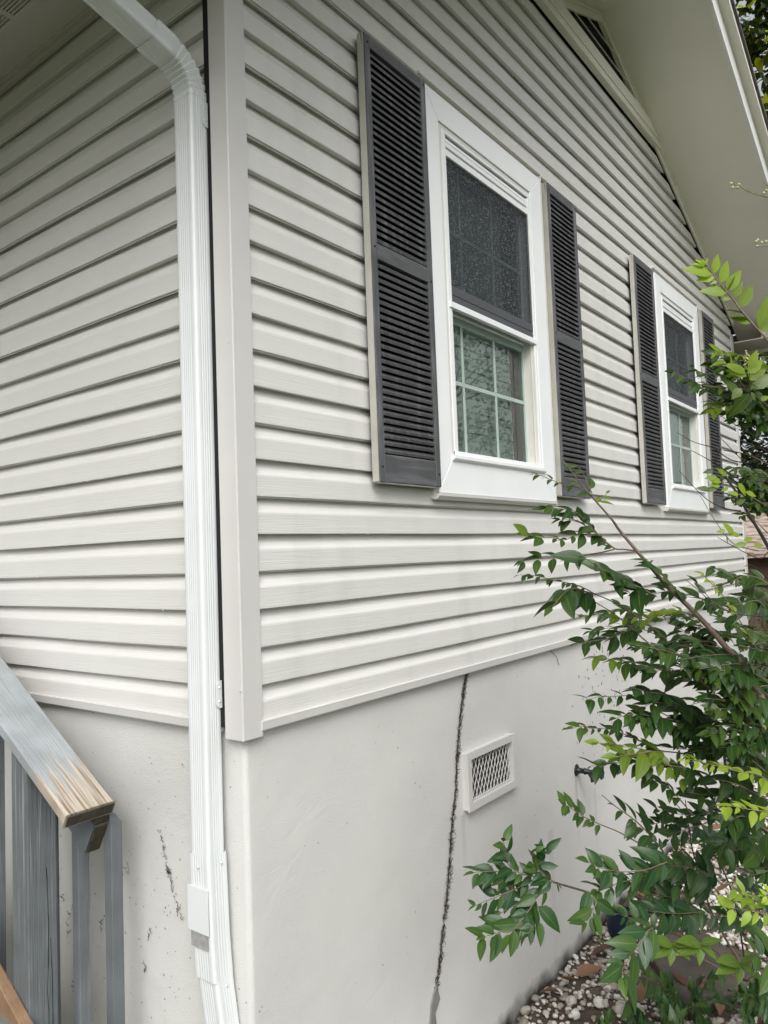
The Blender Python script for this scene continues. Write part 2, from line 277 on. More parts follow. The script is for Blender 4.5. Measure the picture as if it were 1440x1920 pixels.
# ------------------------------------------------------------------ mesh helpers
class MB:
    def __init__(s): s.v = []; s.f = []; s.t = []; s.uv = []
    def add(s, vs, fs, tint=0.0, uvs=None):
        o = len(s.v); s.v += [tuple(map(float, p)) for p in vs]
        for i, f in enumerate(fs):
            s.f.append([o+k for k in f]); s.t.append(tint)
            if uvs is not None: s.uv.append([uvs[k] for k in f])
    def box(s, x0, x1, y0, y1, z0, z1):
        s.add([(x0, y0, z0), (x1, y0, z0), (x1, y1, z0), (x0, y1, z0), (x0, y0, z1), (x1, y0, z1), (x1, y1, z1), (x0, y1, z1)],
              [(0, 3, 2, 1), (4, 5, 6, 7), (0, 1, 5, 4), (1, 2, 6, 5), (2, 3, 7, 6), (3, 0, 4, 7)])
    def prism(s, pts, fn, a, b):
        """closed 2-D outline pts extruded from a to b, fn(p, t) gives the 3-D point"""
        n = len(pts); vs = [fn(p, a) for p in pts]+[fn(p, b) for p in pts]
        fs = [(i, (i+1) % n, n+(i+1) % n, n+i) for i in range(n)]+[tuple(range(n-1, -1, -1)), tuple(range(n, 2*n))]
        s.add(vs, fs)
    def tube(s, pts, rad, n=8, cap=True, sq=None):
        pts = [Vector(p) for p in pts]; m = len(pts)
        if not hasattr(rad, '__len__'): rad = [rad]*m
        vs = []; up = Vector((0.13, 0.21, 0.97))
        for i, p in enumerate(pts):
            t = (pts[min(i+1, m-1)]-pts[max(i-1, 0)])
            t = t.normalized() if t.length > 1e-9 else Vector((0, 0, 1))
            if i == 0:
                u = t.cross(up); u = u.normalized() if u.length > 1e-3 else t.orthogonal().normalized()
            else:
                u = (u-t*u.dot(t)); u = u.normalized() if u.length > 1e-6 else t.orthogonal().normalized()
            w = t.cross(u)
            for k in range(n):
                a = 2*math.pi*k/n; vs.append(p+(u*math.cos(a)+w*math.sin(a))*rad[i])
        fs = [(i*n+k, i*n+(k+1) % n, (i+1)*n+(k+1) % n, (i+1)*n+k) for i in range(m-1) for k in range(n)]
        if cap: fs += [tuple(range(n-1, -1, -1)), tuple((m-1)*n+k for k in range(n))]
        s.add(vs, fs)
    def lathe(s, o, ax, prof, n=16):
        o = Vector(o); ax = Vector(ax).normalized(); u = ax.orthogonal().normalized(); w = ax.cross(u)
        vs = [o+ax*h+(u*math.cos(2*math.pi*k/n)+w*math.sin(2*math.pi*k/n))*r for h, r in prof for k in range(n)]
        m = len(prof); fs = [(i*n+k, i*n+(k+1) % n, (i+1)*n+(k+1) % n, (i+1)*n+k) for i in range(m-1) for k in range(n)]
        fs += [tuple(range(n-1, -1, -1)), tuple((m-1)*n+k for k in range(n))]
        s.add(vs, fs)
    def grid(s, rows, closed=False):
        m = len(rows); n = len(rows[0]); vs = [p for r in rows for p in r]
        fs = [(i*n+k, i*n+(k+1) % n, (i+1)*n+(k+1) % n, (i+1)*n+k) for i in range(m-1) for k in range(n if closed else n-1)]
        s.add(vs, fs)

def obj(name, mb, m, parent=None, smooth=False, bevel=0, wpos=True, loc=None, kind=None):
    me = bpy.data.meshes.new(name); me.from_pydata(mb.v, [], mb.f); me.materials.append(m)
    if any(mb.t) or mb.uv:
        a = me.attributes.new('tint', 'FLOAT', 'FACE'); a.data.foreach_set('value', mb.t)
    if mb.uv:
        ul = me.uv_layers.new(name='UVMap'); ul.data.foreach_set('uv', [c for f in mb.uv for p in f for c in p])
    if smooth: me.polygons.foreach_set('use_smooth', [True]*len(me.polygons))
    me.update()
    o = bpy.data.objects.new(name, me); COL.objects.link(o)
    if bevel:
        b = o.modifiers.new('bevel', 'BEVEL'); b.width = bevel; b.segments = 2; b.limit_method = 'ANGLE'; b.angle_limit = math.radians(40); b.harden_normals = False
    if parent:
        o.parent = parent
        if wpos:      # mesh is written in world coordinates
            q = Vector((0, 0, 0)); pp = parent
            while pp: q += pp.location; pp = pp.parent
            o.location = -q
    if loc is not None: o.location = loc
    if kind: o['kind'] = kind
    return o
def pieces(name, mb, m, parent=None, **kw):
    """link every connected piece of mb as an object of its own"""
    par = list(range(len(mb.v)))
    def fd_(a):
        while par[a] != a: par[a] = par[par[a]]; a = par[a]
        return a
    for f in mb.f:
        for k in f[1:]: par[fd_(k)] = fd_(f[0])
    grp = {}
    for i, f in enumerate(mb.f): grp.setdefault(fd_(f[0]), []).append(i)
    out = []
    for fl in grp.values():
        ids = sorted({k for i in fl for k in mb.f[i]}); mp_ = {k: j for j, k in enumerate(ids)}
        q_ = MB(); q_.add([mb.v[k] for k in ids], [[mp_[k] for k in mb.f[i]] for i in fl]); out.append(obj(name, q_, m, parent, **kw))
    return out
def thing(name, label, cat, loc=(0, 0, 0), group=None, parent=None):
    o = bpy.data.objects.new(name, None); COL.objects.link(o); o.location = loc; o.empty_display_size = .1
    if label: o['label'] = label
    if cat: o['category'] = cat
    if group: o['group'] = group
    if parent: o.parent = parent
    return o
def tag(o, label, cat, group=None):
    o['label'] = label; o['category'] = cat
    if group: o['group'] = group
    return o

# ================================================================== THE HOUSE
L = 5.82                       # length of the gable wall
RS = 0.405                     # roof pitch
def rake(x, off=0.0): return (2.40+RS*(L-x) if x > L/2 else 2.40+RS*x)+off
def rake_x(z):                 # x range of the gable under the rake at height z
    if z <= 2.40: return (-0.0, L)
    d = (z-2.40)/RS; return (d, L-d)
house = thing('house', 'beige vinyl-sided house with white stucco foundation and charcoal shutters', 'house', (0, 0, GZ))
CO = 0.1016                    # one lap of the siding
WIN = [(0.935, 1.912, 0.655, 2.185), (3.595, 4.572, 0.675, 2.205)]   # casing rectangles

def lap_profile(k):
    p = [(0.0225, CO+.004), (0.0215, CO-.006), (0.0185, CO*0.90), (0.0135, CO*0.78), (0.0078, CO*0.685), (0.0038, CO*0.63), (0.0014, CO*0.595),
         (0.0004, CO*0.55), (0.0, CO*0.3), (-0.0008, 0.006), (-0.0006, 0.0012), (0.0004, 0.0)]
    if k % 2 == 0: p += [(0.0042, 0.0005), (0.0048, -0.0035), (0.0062, -0.004), (0.0070, 0.002), (0.0228, 0.004)]
    else: p += [(0.006, 0.0002), (0.0225, 0.002)]
    return p
def siding_course(mb, k, ranges, place, clip):
    """place(along, out, z) -> point; out is into the wall"""
    prof = lap_profile(k)
    for (a, b, jut) in ranges:
        n = max(2, int((b-a)/0.10)+1)
        cols = []
        for (dy, dz) in prof:
            z = k*CO+dz; lo, hi = clip(z); aa = max(a, lo); bb = min(b, hi)
            if bb < aa: bb = aa
            row = []
            for i in range(n+1):
                t = aa+(bb-aa)*i/n
                wob = 0.0011*math.sin(t*2.3+k*1.7)+0.0007*math.sin(t*7.1+k*3.3)
                sag = 0.0008*math.sin(t*1.9+k*2.1)+0.0006*math.sin(t*5.3+k)
                row.append(place(t, dy+wob-jut, z+sag))
            cols.append(row)
        mb.grid(cols)
gs = MB()
K_TOP = int((3.13)/CO)
cutL = 0.062
for k in range(0, K_TOP+1):
    z0, z1 = k*CO, (k+1)*CO
    segs = [(cutL, L-.055)]
    for (x0, x1, wz0, wz1) in WIN:
        if z0 > wz0-.004 and z1 < wz1+.03:
            segs = [s2 for (a, b) in segs for s2 in ((a, min(b, x0+.02)), (max(a, x1-.02), b)) if s2[1]-s2[0] > .01] if any(a < x0 < b for a, b in segs) else segs
    out = []
    pr = random.Random(k//2*7+1)
    seams = sorted([pr.uniform(0.7, 3.3), pr.uniform(3.4, 5.6)]) if k >= 0 else []
    if k in (2, 3): seams = [0.733, 4.0]
    if k in (4, 5): seams = [0.73, 3.1]
    for (a, b) in segs:
        cur = a; j = 0.0
        for sm in seams:
            if cur+.05 < sm < b-.05:
                out.append((cur, sm+.0, j)); cur = sm-0.025; j = 0.0007 if j == 0 else 0.0
        out.append((cur, b, j))
    siding_course(gs, k, out, lambda t, o, z: (t, 0.0045+o, z), lambda z: (rake_x(z+.075)[0], rake_x(z+.075)[1]))
siding_g = obj('siding', gs, M['siding_g'], house)
ss = MB()
for k in range(0, 23):
    pr = random.Random(k//2*5+3)
    out = []; cur = 0.094; j = 0
    for sm in sorted([pr.uniform(.35, 2.0), pr.uniform(2.1, 4.5)]):
        out.append((cur, sm, j)); cur = sm-.025; j = .0006 if j == 0 else 0.0
    out.append((cur, 7.0, j))
    siding_course(ss, k, out, lambda t, o, z: (0.0045+o, t, z), lambda z: (0, 7.0))
siding_s = obj('siding', ss, M['siding_s'], house)
# sheathing behind, so nothing shows through
sh = MB()
def gable_solid(mb, y0, y1, zb, off, holes):
    pass
xs = [0.03, WIN[0][0]+.07, WIN[0][1]-.07, WIN[1][0]+.07, WIN[1][1]-.07, L-.03]
for i in range(5):
    a, b = xs[i], xs[i+1]
    if i in (1, 3):
        w = WIN[0 if i == 1 else 1]
        sh.box(a, b, .029, .09, -.004, w[2]+.09)
        mid = L/2
        pts = [(a, w[3]-.06), (b, w[3]-.06), (b, rake(b)-.01)]+([(mid, rake(mid)-.01)] if a < mid < b else [])+[(a, rake(a)-.01)]
    else:
        mid = L/2
        pts = [(a, -.004), (b, -.004), (b, rake(b)-.01)]+([(mid, rake(mid)-.01)] if a < mid < b else [])+[(a, rake(a)-.01)]
    sh.prism(pts, lambda p, t: (p[0], t, p[1]), .029, .09)
sh.box(.029, .034, .034, 7.0, -.004, 2.32)
sh.box(L-.02, L-.004, .03, 7.0, -.004, 2.45)
obj('wall_sheathing', sh, M['dark'], house)
q = MB(); q.box(.0032, .028, .0702, .0945, -.002, 2.228); obj('corner_shade_strip', q, M['dark'], house)  # solid black strip, painted shade for the slot between corner post and siding
# water drops under the laps
wd = MB()
for i in range(260):
    side = i % 3 == 0
    k = rnd.randint(1, 19); z = k*CO-0.002; t = rnd.uniform(.1, 5.6) if not side else rnd.uniform(.16, 1.6)
    if rnd.random() < .6: t = round(t*3)/3+rnd.uniform(-.05, .05)
    if not side and any(x0-.45 < t < x1+.45 and wz0-.05 < z < wz1+.1 for x0, x1, wz0, wz1 in WIN): continue
    r = rnd.uniform(.0010, .0021)
    p = (t, .004, z) if not side else (.004, t, z)
    wd.lathe((p[0], p[1], p[2]+r), (0, 0, -1), [(0, r*.5), (r*.7, r), (r*1.5, r*.85), (r*2.1, r*.3)], 6)
obj('water_drop', wd, M['glassdrop'], house, smooth=True, kind='stuff')
# starter strip
st = MB()
prof = [(0.006, 0.010), (-0.004, 0.011), (-0.006, 0.0085), (-0.0055, 0.006), (-0.0045, -0.013), (-0.003, -0.016), (0.012, -0.017), (0.028, -0.012), (0.028, 0.010)]
st.prism(prof, lambda p, t: (t, p[0], p[1]), .064, L-.04)
obj('starter_strip', st, M['trim'], house)
st = MB(); st.prism(prof, lambda p, t: (p[0], t, p[1]), .096, 7.0)
obj('starter_strip', st, M['trim'], house)
# corner posts (folded vinyl, hollow, open at the foot)
def corner_post(x, sgn, zb, zt, w=.0695, name='corner_trim'):
    c = MB(); t = .0022; r = .003
    outl = [(0, w), (0, r), (r*.3, r*.3), (r, 0), (w, 0), (w, .0125), (w-t, .0125), (w-t, t), (r+t, t), (t, r+t), (t, w-t), (.0125, w-t), (.0125, w)]
    c.prism(outl, lambda p, z: (x+sgn*p[0], p[1], z), zb, zt)
    return obj(name, c, M['trim'], house)
corner_post(0.0, 1, -.030, 2.26)
corner_post(L, -1, -.030, 2.26)

# foundation -------------------------------------------------------
fd = MB(); FY = 0.024; R_ = 0.016
def fpt(a):   # rounded corner
    return (FY+R_-R_*math.cos(a), FY+R_-R_*math.sin(a))
rows = []
NZ = 34
zz = [GZ-.05+(1.43+.05-.006)*i/NZ for i in range(NZ+1)]
path = [(FY, 7.0-6.9*(i/50)**.8) for i in range(51)]
path = [p for p in path if p[1] > FY+R_]+[fpt(math.radians(a)) for a in range(0, 91, 10)]+[(FY+R_+ (L-.02-FY-R_)*(i/110)**1.1, FY) for i in range(1, 111)]
for z in zz:
    row = []
    for (x, y) in path:
        nz = mnoise.noise(Vector((x*1.3, y*1.3, z*1.6)))*.004+mnoise.noise(Vector((x*5, y*5, z*5)))*.0012
        if y > FY+R_: nv = (-1, 0)
        elif x > FY+R_: nv = (0, -1)
        else: nv = (-.7, -.7)
        row.append((x+nv[0]*nz, y+nv[1]*nz, z))
    rows.append(row)
# hole for the crawl-space vent is covered by the vent frame, which is set proud and backed
fd.grid(rows[::-1])
fd.box(L-.02, L+.0, FY+.002, 7.0, GZ-.05, -.006)
o = obj('foundation_wall', fd, M['stucco'], house, smooth=True)

# crawl-space vent --------------------------------------------------
fv = thing('foundation_vent', None, None, (1.275, FY, -.414), parent=house); fv.location = (1.275, FY, -.414-GZ)
def rect_frame(mb, x0, x1, z0, z1, b, y0, y1, bb=None, bt=None):
    bb = b if bb is None else bb; bt = b if bt is None else bt
    mb.box(x0, x0+b, y0, y1, z0, z1); mb.box(x1-b, x1, y0, y1, z0, z1)
    mb.box(x0+b, x1-b, y0, y1, z0, z0+bb); mb.box(x0+b, x1-b, y0, y1, z1-bt, z1)
q = MB(); w2, h2 = .190, .108
rect_frame(q, -w2, w2, -h2, h2, .030, -.026, -.020)
rect_frame(q, -w2+.004, w2-.004, -h2+.004, h2-.004, .026, -.0198, .006)
obj('vent_frame', q, M['trim'], fv, wpos=False, bevel=.0012)
q = MB(); q.box(-w2+.031, w2-.031, -.0015, .0, -h2+.031, h2-.031)
obj('vent_back', q, mat('vent_back_grey', (.035, .034, .030), .9), fv, wpos=False)
q = MB(); ix, iz = w2-.032, h2-.032; sp = .0265
def clipline(x0, z0, dx, dz):
    ts = []
    for lo, hi, p, d in ((-ix, ix, x0, dx), (-iz, iz, z0, dz)):
        a, b = (lo-p)/d, (hi-p)/d; ts.append((min(a, b), max(a, b)))
    a = max(t[0] for t in ts); b = min(t[1] for t in ts)
    return (a, b) if b-a > .004 else None
for sg in (1, -1):
    i = -14
    while i < 15:
        r_ = clipline(i*sp, 0, .5*sg, 1.0)
        if r_:
            a, b = r_; q.tube([(i*sp+.5*sg*a, -.010-.001*sg, a), (i*sp+.5*sg*b, -.010-.001*sg, b)], .0016, 5)
        i += 1
q.box(-ix, ix, -.013, -.008, -iz, -iz+.004)
obj('diamond_grille', q, M['trim'], fv, wpos=False)

# tap ---------------------------------------------------------------
sp_ = thing('spigot', None, None, (2.10, FY, -.615-GZ), parent=house); sp_.scale = (.85, .85, .85)
q = MB(); q.lathe((0, 0.004, 0), (0, -1, 0), [(0, .034), (.006, .034), (.012, .028), (.014, .016), (.05, .014), (.052, .018), (.062, .018), (.064, .014), (.10, .014), (.112, .019), (.118, .019), (.122, .009), (.150, .007)], 18)
obj('tap_body', q, M['bronze'], sp_, wpos=False, smooth=True)
q = MB(); q.tube([(0, -.075, 0), (0, -.082, -.014), (0, -.092, -.030), (0, -.098, -.042)], [.012, .012, .0115, .013], 12)
q.tube([(0, -.094, -.034), (0, -.101, -.048)], [.0165, .0165], 12)
obj('tap_spout', q, M['bronze'], sp_, wpos=False, smooth=True)
q = MB()
for k in range(24):
    a0, a1 = 2*math.pi*k/24, 2*math.pi*(k+1)/24
    f = lambda a: (math.cos(a)*(.026+.003*math.cos(6*a)), -.148, math.sin(a)*(.026+.003*math.cos(6*a)))
    q.tube([f(a0), f(a1)], .0042, 6)
for k in range(3):
    a = math.pi*k/3; q.tube([(math.cos(a)*.026, -.148, math.sin(a)*.026), (-math.cos(a)*.026, -.148, -math.sin(a)*.026)], .003, 6)
obj('tap_handle', q, M['bronze'], sp_, wpos=False, smooth=True)

# windows ------------------------------------------------------------
def make_window():
    w = thing('window', None, None, parent=house)
    W_, H_ = .977, 1.53                       # casing outer size, local origin = lower left outer corner, y=0 is the wall plane
    ox0, ox1, oz0, oz1 = .098, .862, .132, 1.425    # opening in the casing
    q = MB()                                  # mitred flat casing
    y0, y1 = -.026, .02
    ring = [((0, 0), (ox0, oz0), (ox1, oz0), (W_, 0)), ((W_, 0), (ox1, oz0), (ox1, oz1), (W_, H_)), ((W_, H_), (ox1, oz1), (ox0, oz1), (0, H_)), ((0, H_), (ox0, oz1), (ox0, oz0), (0, 0))]
    for i, r_ in enumerate(ring):
        c = (sum(p[0] for p in r_)/4, sum(p[1] for p in r_)/4)
        rr = [(p[0]+(c[0]-p[0])*.0008, p[1]+(c[1]-p[1])*.0016) for p in r_]
        q.prism(rr[::-1], lambda p, t: (p[0], t, p[1]), y0, y1)
    obj('casing', q, M['white'], w, wpos=False, bevel=.002)
    q = MB()                                  # beige channel that the siding runs into
    q.box(W_+.001, W_+.016, -.012, .016, -.02, H_+.026); q.box(W_+.016, W_+.028, -.020, .016, -.024, H_+.038)
    q.box(-.016, -.001, -.012, .016, -.02, H_+.026)
    q.box(-.001, W_+.001, -.012, .016, H_+.001, H_+.014); q.box(-.016, W_+.016, -.024, .016, H_+.026, H_+.038)
    q.box(-.001, W_+.001, -.006, .016, H_+.014, H_+.026)
    pieces('window_channel', q, M['cream'], w, wpos=False, bevel=.0012)
    q = MB()                                  # sill nosing
    q.prism([(-.034, -.002), (-.034, -.012), (-.026, -.020), (-.020, -.024), (.016, -.024), (.016, -.002)], lambda p, t: (t, p[0], p[1]), -.012, W_+.001)
    obj('sill', q, M['trim'], w, wpos=False, bevel=.001)
    q = MB()                                  # stepped vinyl frame, outside in
    e = .0015
    rect_frame(q, ox0+e, ox1-e, oz0+e, oz1-e, .020, -.020, .05)
    obj('window_frame', q, M['cream'], w, wpos=False, bevel=.0015)
    q = MB()
    a0, a1, b0, b1 = ox0+.022, ox1-.012, oz0+.012, oz1-.020
    q.box(a0, a0+.022, -.024, .0, b0, b1); q.box(a0+.024, a0+.034, -.019, .03, b0, b1)
    q.box(a1-.008, a1+.009, -.024, -.004, b0, b1)
    q.box(a0+.022, a1-.008, -.024, -.012, b1-.012, b1)
    q.box(a0+.022, a1-.008, -.016, .0, b1-.034, b1-.020)
    q.box(a0+.030, a1-.020, -.022, -.006, b1-.060, b1-.042)
    q.box(a0+.030, a1-.014, -.0245, -.010, b1-.098, b1-.072)
    q.box(a1-.020, a1-.0095, -.020, .0, b1-.070, b1-.0205)
    pieces('storm_track', q, M['white'], w, wpos=False, bevel=.0015)
    q = MB(); q.box(a0+.02, a1-.004, .004, .010, b1-.10, b1-.001)
    obj('track_gap', q, M['dark'], w, wpos=False)
    q = MB()                                  # bottom ledge of the frame
    q.prism([(-.040, .0), (-.040, -.014), (-.030, -.022), (-.0262, -.022), (-.0262, .0)], lambda p, t: (t, p[0], p[1]+oz0+.012), ox0-.004, ox1+.006)
    q.box(a0, a1, -.0255, .046, oz0+.0125, oz0+.030)
    obj('frame_ledge', q, M['white'], w, wpos=False, bevel=.0015)
    zm = .735
    q = MB(); q.box(a0+.005, a1+.003, -.030, -.010, zm-.026, zm-.002)
    obj('meeting_rail', q, M['white'], w, wpos=False, bevel=.002)
    q = MB(); sx0, sx1 = a0+.035, a1-.0105
    q.box(sx0, sx1, -.0205, -.012, zm+.030, zm+.066)
    q.box(sx0, sx1, -.0190, -.012, zm-.0015, zm+.0295)
    q.box(sx1-.012, sx1, -.0200, -.012, zm+.0665, b1-.099)
    pieces('screen_bar', q, M['screenbar'], w, wpos=False, bevel=.002)
    q = MB(); q.add([(sx0, -.015, zm+.05), (sx1-.01, -.015, zm+.05), (sx1-.01, -.015, b1-.085), (sx0, -.015, b1-.085)], [(0, 1, 2, 3)])
    obj('insect_screen', q, M['screen'], w, wpos=False)
    # sashes
    gx0, gx1 = a0+.030, ox1-.010
    q = MB(); q.box(gx1-.002, gx1+.012, -.010, .06, b0, zm)
    q.box(gx1-.010, gx1-.002, .005, .013, b0+.02, zm-.03); q.box(gx1-.006, gx1-.002, .018, .03, b0+.02, zm-.03)
    q.box(gx1-.014, gx1-.0065, -.006, -.001, b0+.02, zm-.03)
    pieces('jamb_liner', q, M['cream'], w, wpos=False, bevel=.001)
    for (z0, z1, yy, nm) in ((b0+.018, zm-.02, .044, 'lower'), (zm-.02, b1-.05, .030, 'upper')):
        q = MB(); rect_frame(q, gx0-.02, gx1-.0015, z0, z1, .016, yy-.008, yy+.012, bb=.012, bt=.03)
        obj('sash', q, M['white'] if nm == 'upper' else M['grid'], w, wpos=False, bevel=.001)
        q = MB(); q.add([(gx0-.01, yy, z0+.005), (gx1-.01, yy, z0+.005), (gx1-.01, yy, z1-.005), (gx0-.01, yy, z1-.005)], [(0, 1, 2, 3)])
        obj('window_pane', q, M['glass'], w, wpos=False)
        q = MB(); x_a, x_b = gx0+.0, gx1-.018
        for f_ in (.235, .62):
            xx = x_a+(x_b-x_a)*f_; q.box(xx-.0075, xx+.0075, yy-.0045, yy-.0015, z0+.012, z1-.03)
        zc = z0+(z1-z0)*.52; q.box(x_a, x_b, yy-.0050, yy-.0010, zc-.008, zc+.008)
        obj('grille_bars', q, M['grid'], w, wpos=False)
    # blind behind the lower sash
    q = MB(); z = b0+.01; i = 0
    while z < zm-.08:
        tilt = 1.12+.04*math.sin(i*1.7); sx = .0015*math.sin(i*2.1)
        q.prism([(-.018*math.cos(tilt), -.018*math.sin(tilt)), (0, .0016), (.018*math.cos(tilt), .018*math.sin(tilt)), (0, -.0012)][::-1],
                lambda p, t, z=z, sx=sx: (t, .078+p[0]*.6+sx, z+p[1]*1.6), gx0-.01, gx1-.075)
        z += .0290; i += 1
    q.box(gx0-.01, gx1-.075, .092, .096, b0, b1)
    obj('window_blind', q, M['blind'], w, wpos=False)
    q = MB(); q.box(ox0-.05, ox1+.10, .34, .36, oz0-.1, oz1+.1)
    q.box(ox1+.02, ox1+.04, .06, .34, oz0-.1, oz1+.1); q.box(ox0-.06, ox0-.04, .06, .34, oz0-.1, oz1+.1)
    q.box(ox0-.05, ox1+.1, .06, .34, oz0-.12, oz0-.1); q.box(ox0-.05, ox1+.1, .06, .34, oz1+.1, oz1+.12)
    obj('window_reveal', q, M['interior'], w, wpos=False)
    return w
def copy_part(root, loc):
    r = root.copy(); COL.objects.link(r); r.location = loc
    for ch in list(root.children):
        c = ch.copy(); COL.objects.link(c); c.parent = r
    return r
win = make_window(); win.location = (WIN[0][0], 0, WIN[0][2]-GZ)
copy_part(win, (WIN[1][0], 0, WIN[1][2]-GZ))

# shutters ------------------------------------------------------------
def make_shutter():
    s = thing('shutter', None, None, parent=house)
    w, h, t = .358, 1.50, .030     # origin = lower left back corner
    stl = .030; q = MB()
    for x in (0, w-stl): q.box(x, x+stl, -t, 0, 0, h)
    pieces('stile', q, M['shutter'], s, wpos=False, bevel=.0025)
    q = MB(); mz = .765
    q.box(stl+.0004, w-stl-.0004, -t+.0015, -.003, 0.001, .092); q.box(stl+.0004, w-stl-.0004, -t+.0015, -.003, mz-.027, mz+.027)
    q.box(stl+.0004, w-stl-.0004, -t+.0015, -.003, h-.042, h-.001)
    pieces('rail', q, M['shutter_rail'], s, wpos=False, bevel=.002)
    q = MB(); pitch = .0238
    for (z0, z1) in ((.095, mz-.030), (mz+.030, h-.045)):
        n = int((z1-z0)/pitch); pp = (z1-z0)/n
        for i in range(n):
            z = z0+pp*(i+.08)
            jit = rnd.uniform(-.0012, .0012)
            pr = [(-t+.0040, z+jit), (-t+.0018, z+.0085+jit), (-.010, z+.0255), (-.0065, z+.020)]
            q.prism(pr, lambda p, u: (u, p[0], p[1]), stl-.004, w-stl+.004)
    obj('louvres', q, M['shutter'], s, wpos=False)
    q = MB(); q.box(-.0022, -.0002, -t+.0045, -.0005, .002, h-.001); q.box(.002, w-.002, -t+.004, -.001, -.0022, -.0002)
    q.box(.0, w, -t+.002, -.001, h+.0002, h+.0016)
    pieces('painted_edge', q, M['shutter_edge'], s, wpos=False)
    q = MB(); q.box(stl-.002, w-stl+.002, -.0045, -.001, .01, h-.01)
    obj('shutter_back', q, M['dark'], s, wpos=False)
    q = MB()
    for (x, z) in ((.015, h-.03), (w-.015, h-.02), (.015, mz+.01), (w-.014, mz-.02), (.014, .05), (w-.013, .045)):
        q.lathe((x, -t-.0005, z), (0, -1, 0), [(0, .004), (.0015, .0035), (.002, .001)], 8)
    pieces('screw', q, M['dark'], s, wpos=False)
    return s
SHP = [(.568, .672), (1.958, .682), (3.150, .688), (4.645, .700)]
shut = make_shutter()
for i, (x, z) in enumerate(SHP):
    o = shut if i == 0 else copy_part(shut, (0, 0, 0)); o.location = (x, -.012, z-GZ)
    if i in (1, 3): o.scale = (.93, 1, 1)

# roof, rakes, soffits ---------------------------------------------------
OV = .555
q = MB()
def slope_box(mb, x0, x1, y0, y1, lo, hi):
    """a slab following the roof line between x0 and x1 (one side of the ridge)"""
    v = [(x, y, rake(x, dz)) for dz in (lo, hi) for y in (y0, y1) for x in (x0, x1)]
    mb.add(v, [(0, 2, 3, 1), (4, 5, 7, 6), (0, 1, 5, 4), (2, 6, 7, 3), (0, 4, 6, 2), (1, 3, 7, 5)])
MID = L/2
XR = L+.40; XL = -.74
slope_box(q, MID+.0005, XR, -OV, .022, 0.0, .012); slope_box(q, XL, MID-.0005, -OV, .022, 0.0, .012)
pieces('rake_soffit', q, M['soffit'], house)
q = MB()
slope_box(q, MID+.0005, XR+.01, -OV-.020, -OV-.0005, -.012, .150); slope_box(q, XL-.01, MID-.0005, -OV-.020, -OV-.0005, -.012, .150)
pieces('fascia', q, mat('white_fascia_paint', (.80, .80, .77), .45, var=.03), house)
q = MB()
slope_box(q, MID+.0005, XR+.03, -OV-.075, -OV-.0205, .125, .162); slope_box(q, XL-.03, MID-.0005, -OV-.075, -OV-.0205, .125, .162)
pieces('drip_edge', q, M['soffit'], house)
q = MB()
slope_box(q, MID+.0005, XR+.05, -OV-.09, 7.2, .164, .184); slope_box(q, XL-.05, MID-.0005, -OV-.09, 7.2, .164, .184)
pieces('roof', q, M['shingle'], house)
# frieze boards under the rake
q = MB()
slope_box(q, MID+.001, L-.005, -.012, .0, -.060, -.001); slope_box(q, 0.0, MID-.001, -.012, .0, -.060, -.001)
slope_box(q, MID+.001, L-.006, -.020, -.0125, -.020, -.001); slope_box(q, 0.001, MID-.001, -.020, -.0125, -.020, -.001)
pieces('rake_trim', q, M['soffit'], house, bevel=.001)
# eave boxes
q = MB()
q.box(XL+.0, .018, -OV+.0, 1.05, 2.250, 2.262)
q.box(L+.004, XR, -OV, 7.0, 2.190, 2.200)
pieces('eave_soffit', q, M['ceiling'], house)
q = MB()
q.box(.0, .018, .064, 7.0, 2.228, 2.2495); q.box(-.012, -.001, .064, 7.0, 2.243, 2.2495)
pieces('soffit_channel', q, M['ceiling'], house)
q = MB()    # rake return panels closing the boxes, seen from the front
q.add([(XL, -OV+.02, 2.262), (.0, -OV+.02, 2.262), (.0, -OV+.02, rake(0)), (XL, -OV+.02, rake(XL))], [(0, 1, 2, 3)])
q.prism([(L+.006, 2.2005), (XR, 2.2005), (XR, rake(XR)-.002), (L+.006, rake(L)-.004)], lambda p, t: (p[0], t, p[1]), -.24, -.225)
pieces('eave_return', q, M['soffit'], house)
q = MB()    # side fascias and gutter of the near eave
q.box(XL-.018, XL-.0, -OV, 7.0, 2.13, 2.30)
q.box(XR+.0, XR+.018, -OV, 7.0, 2.16, 2.34)
pieces('fascia', q, M['soffit'], house)
q = MB()
gp = [(XL-.0185, 2.29), (XL-.0185, 2.18), (XL-.09, 2.18), (XL-.125, 2.23), (XL-.125, 2.29), (XL-.121, 2.29), (XL-.121, 2.232), (XL-.088, 2.184), (XL-.023, 2.184), (XL-.023, 2.29)]
q.prism(gp, lambda p, t: (p[0], t, p[1]), -OV-.02, 7.0)
obj('gutter', q, M['aluminium'], house)
# porch roof over the landing, beyond the left edge of the view
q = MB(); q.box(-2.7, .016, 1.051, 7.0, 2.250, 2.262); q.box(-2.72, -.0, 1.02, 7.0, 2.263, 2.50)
obj('porch_roof', q, M['ceiling'], house)
# small ceiling vent grille
cv = thing('ceiling_vent', None, None, (-.205, .86, 2.248-GZ), parent=house)
q = MB(); rect_frame(q, -.075, .075, -.16, .16, .014, 0, 1)
q.v = [(a, c, -.006*(1-b)+.0015) for a, b, c in q.v]
q.box(-.061, .061, -.012, .012, -.0045, .001)
for i in range(11):
    x = -.056+i*.0112
    for (ya, yb) in ((-.146, -.0125), (.0125, .146)):
        q.prism([(x, -.0042), (x+.006, -.0042), (x+.0085, .0008), (x+.003, .0008)], lambda p, t: (p[0], t, p[1]), ya, yb)
obj('vent_grille', q, M['ceiling'], cv, wpos=False)

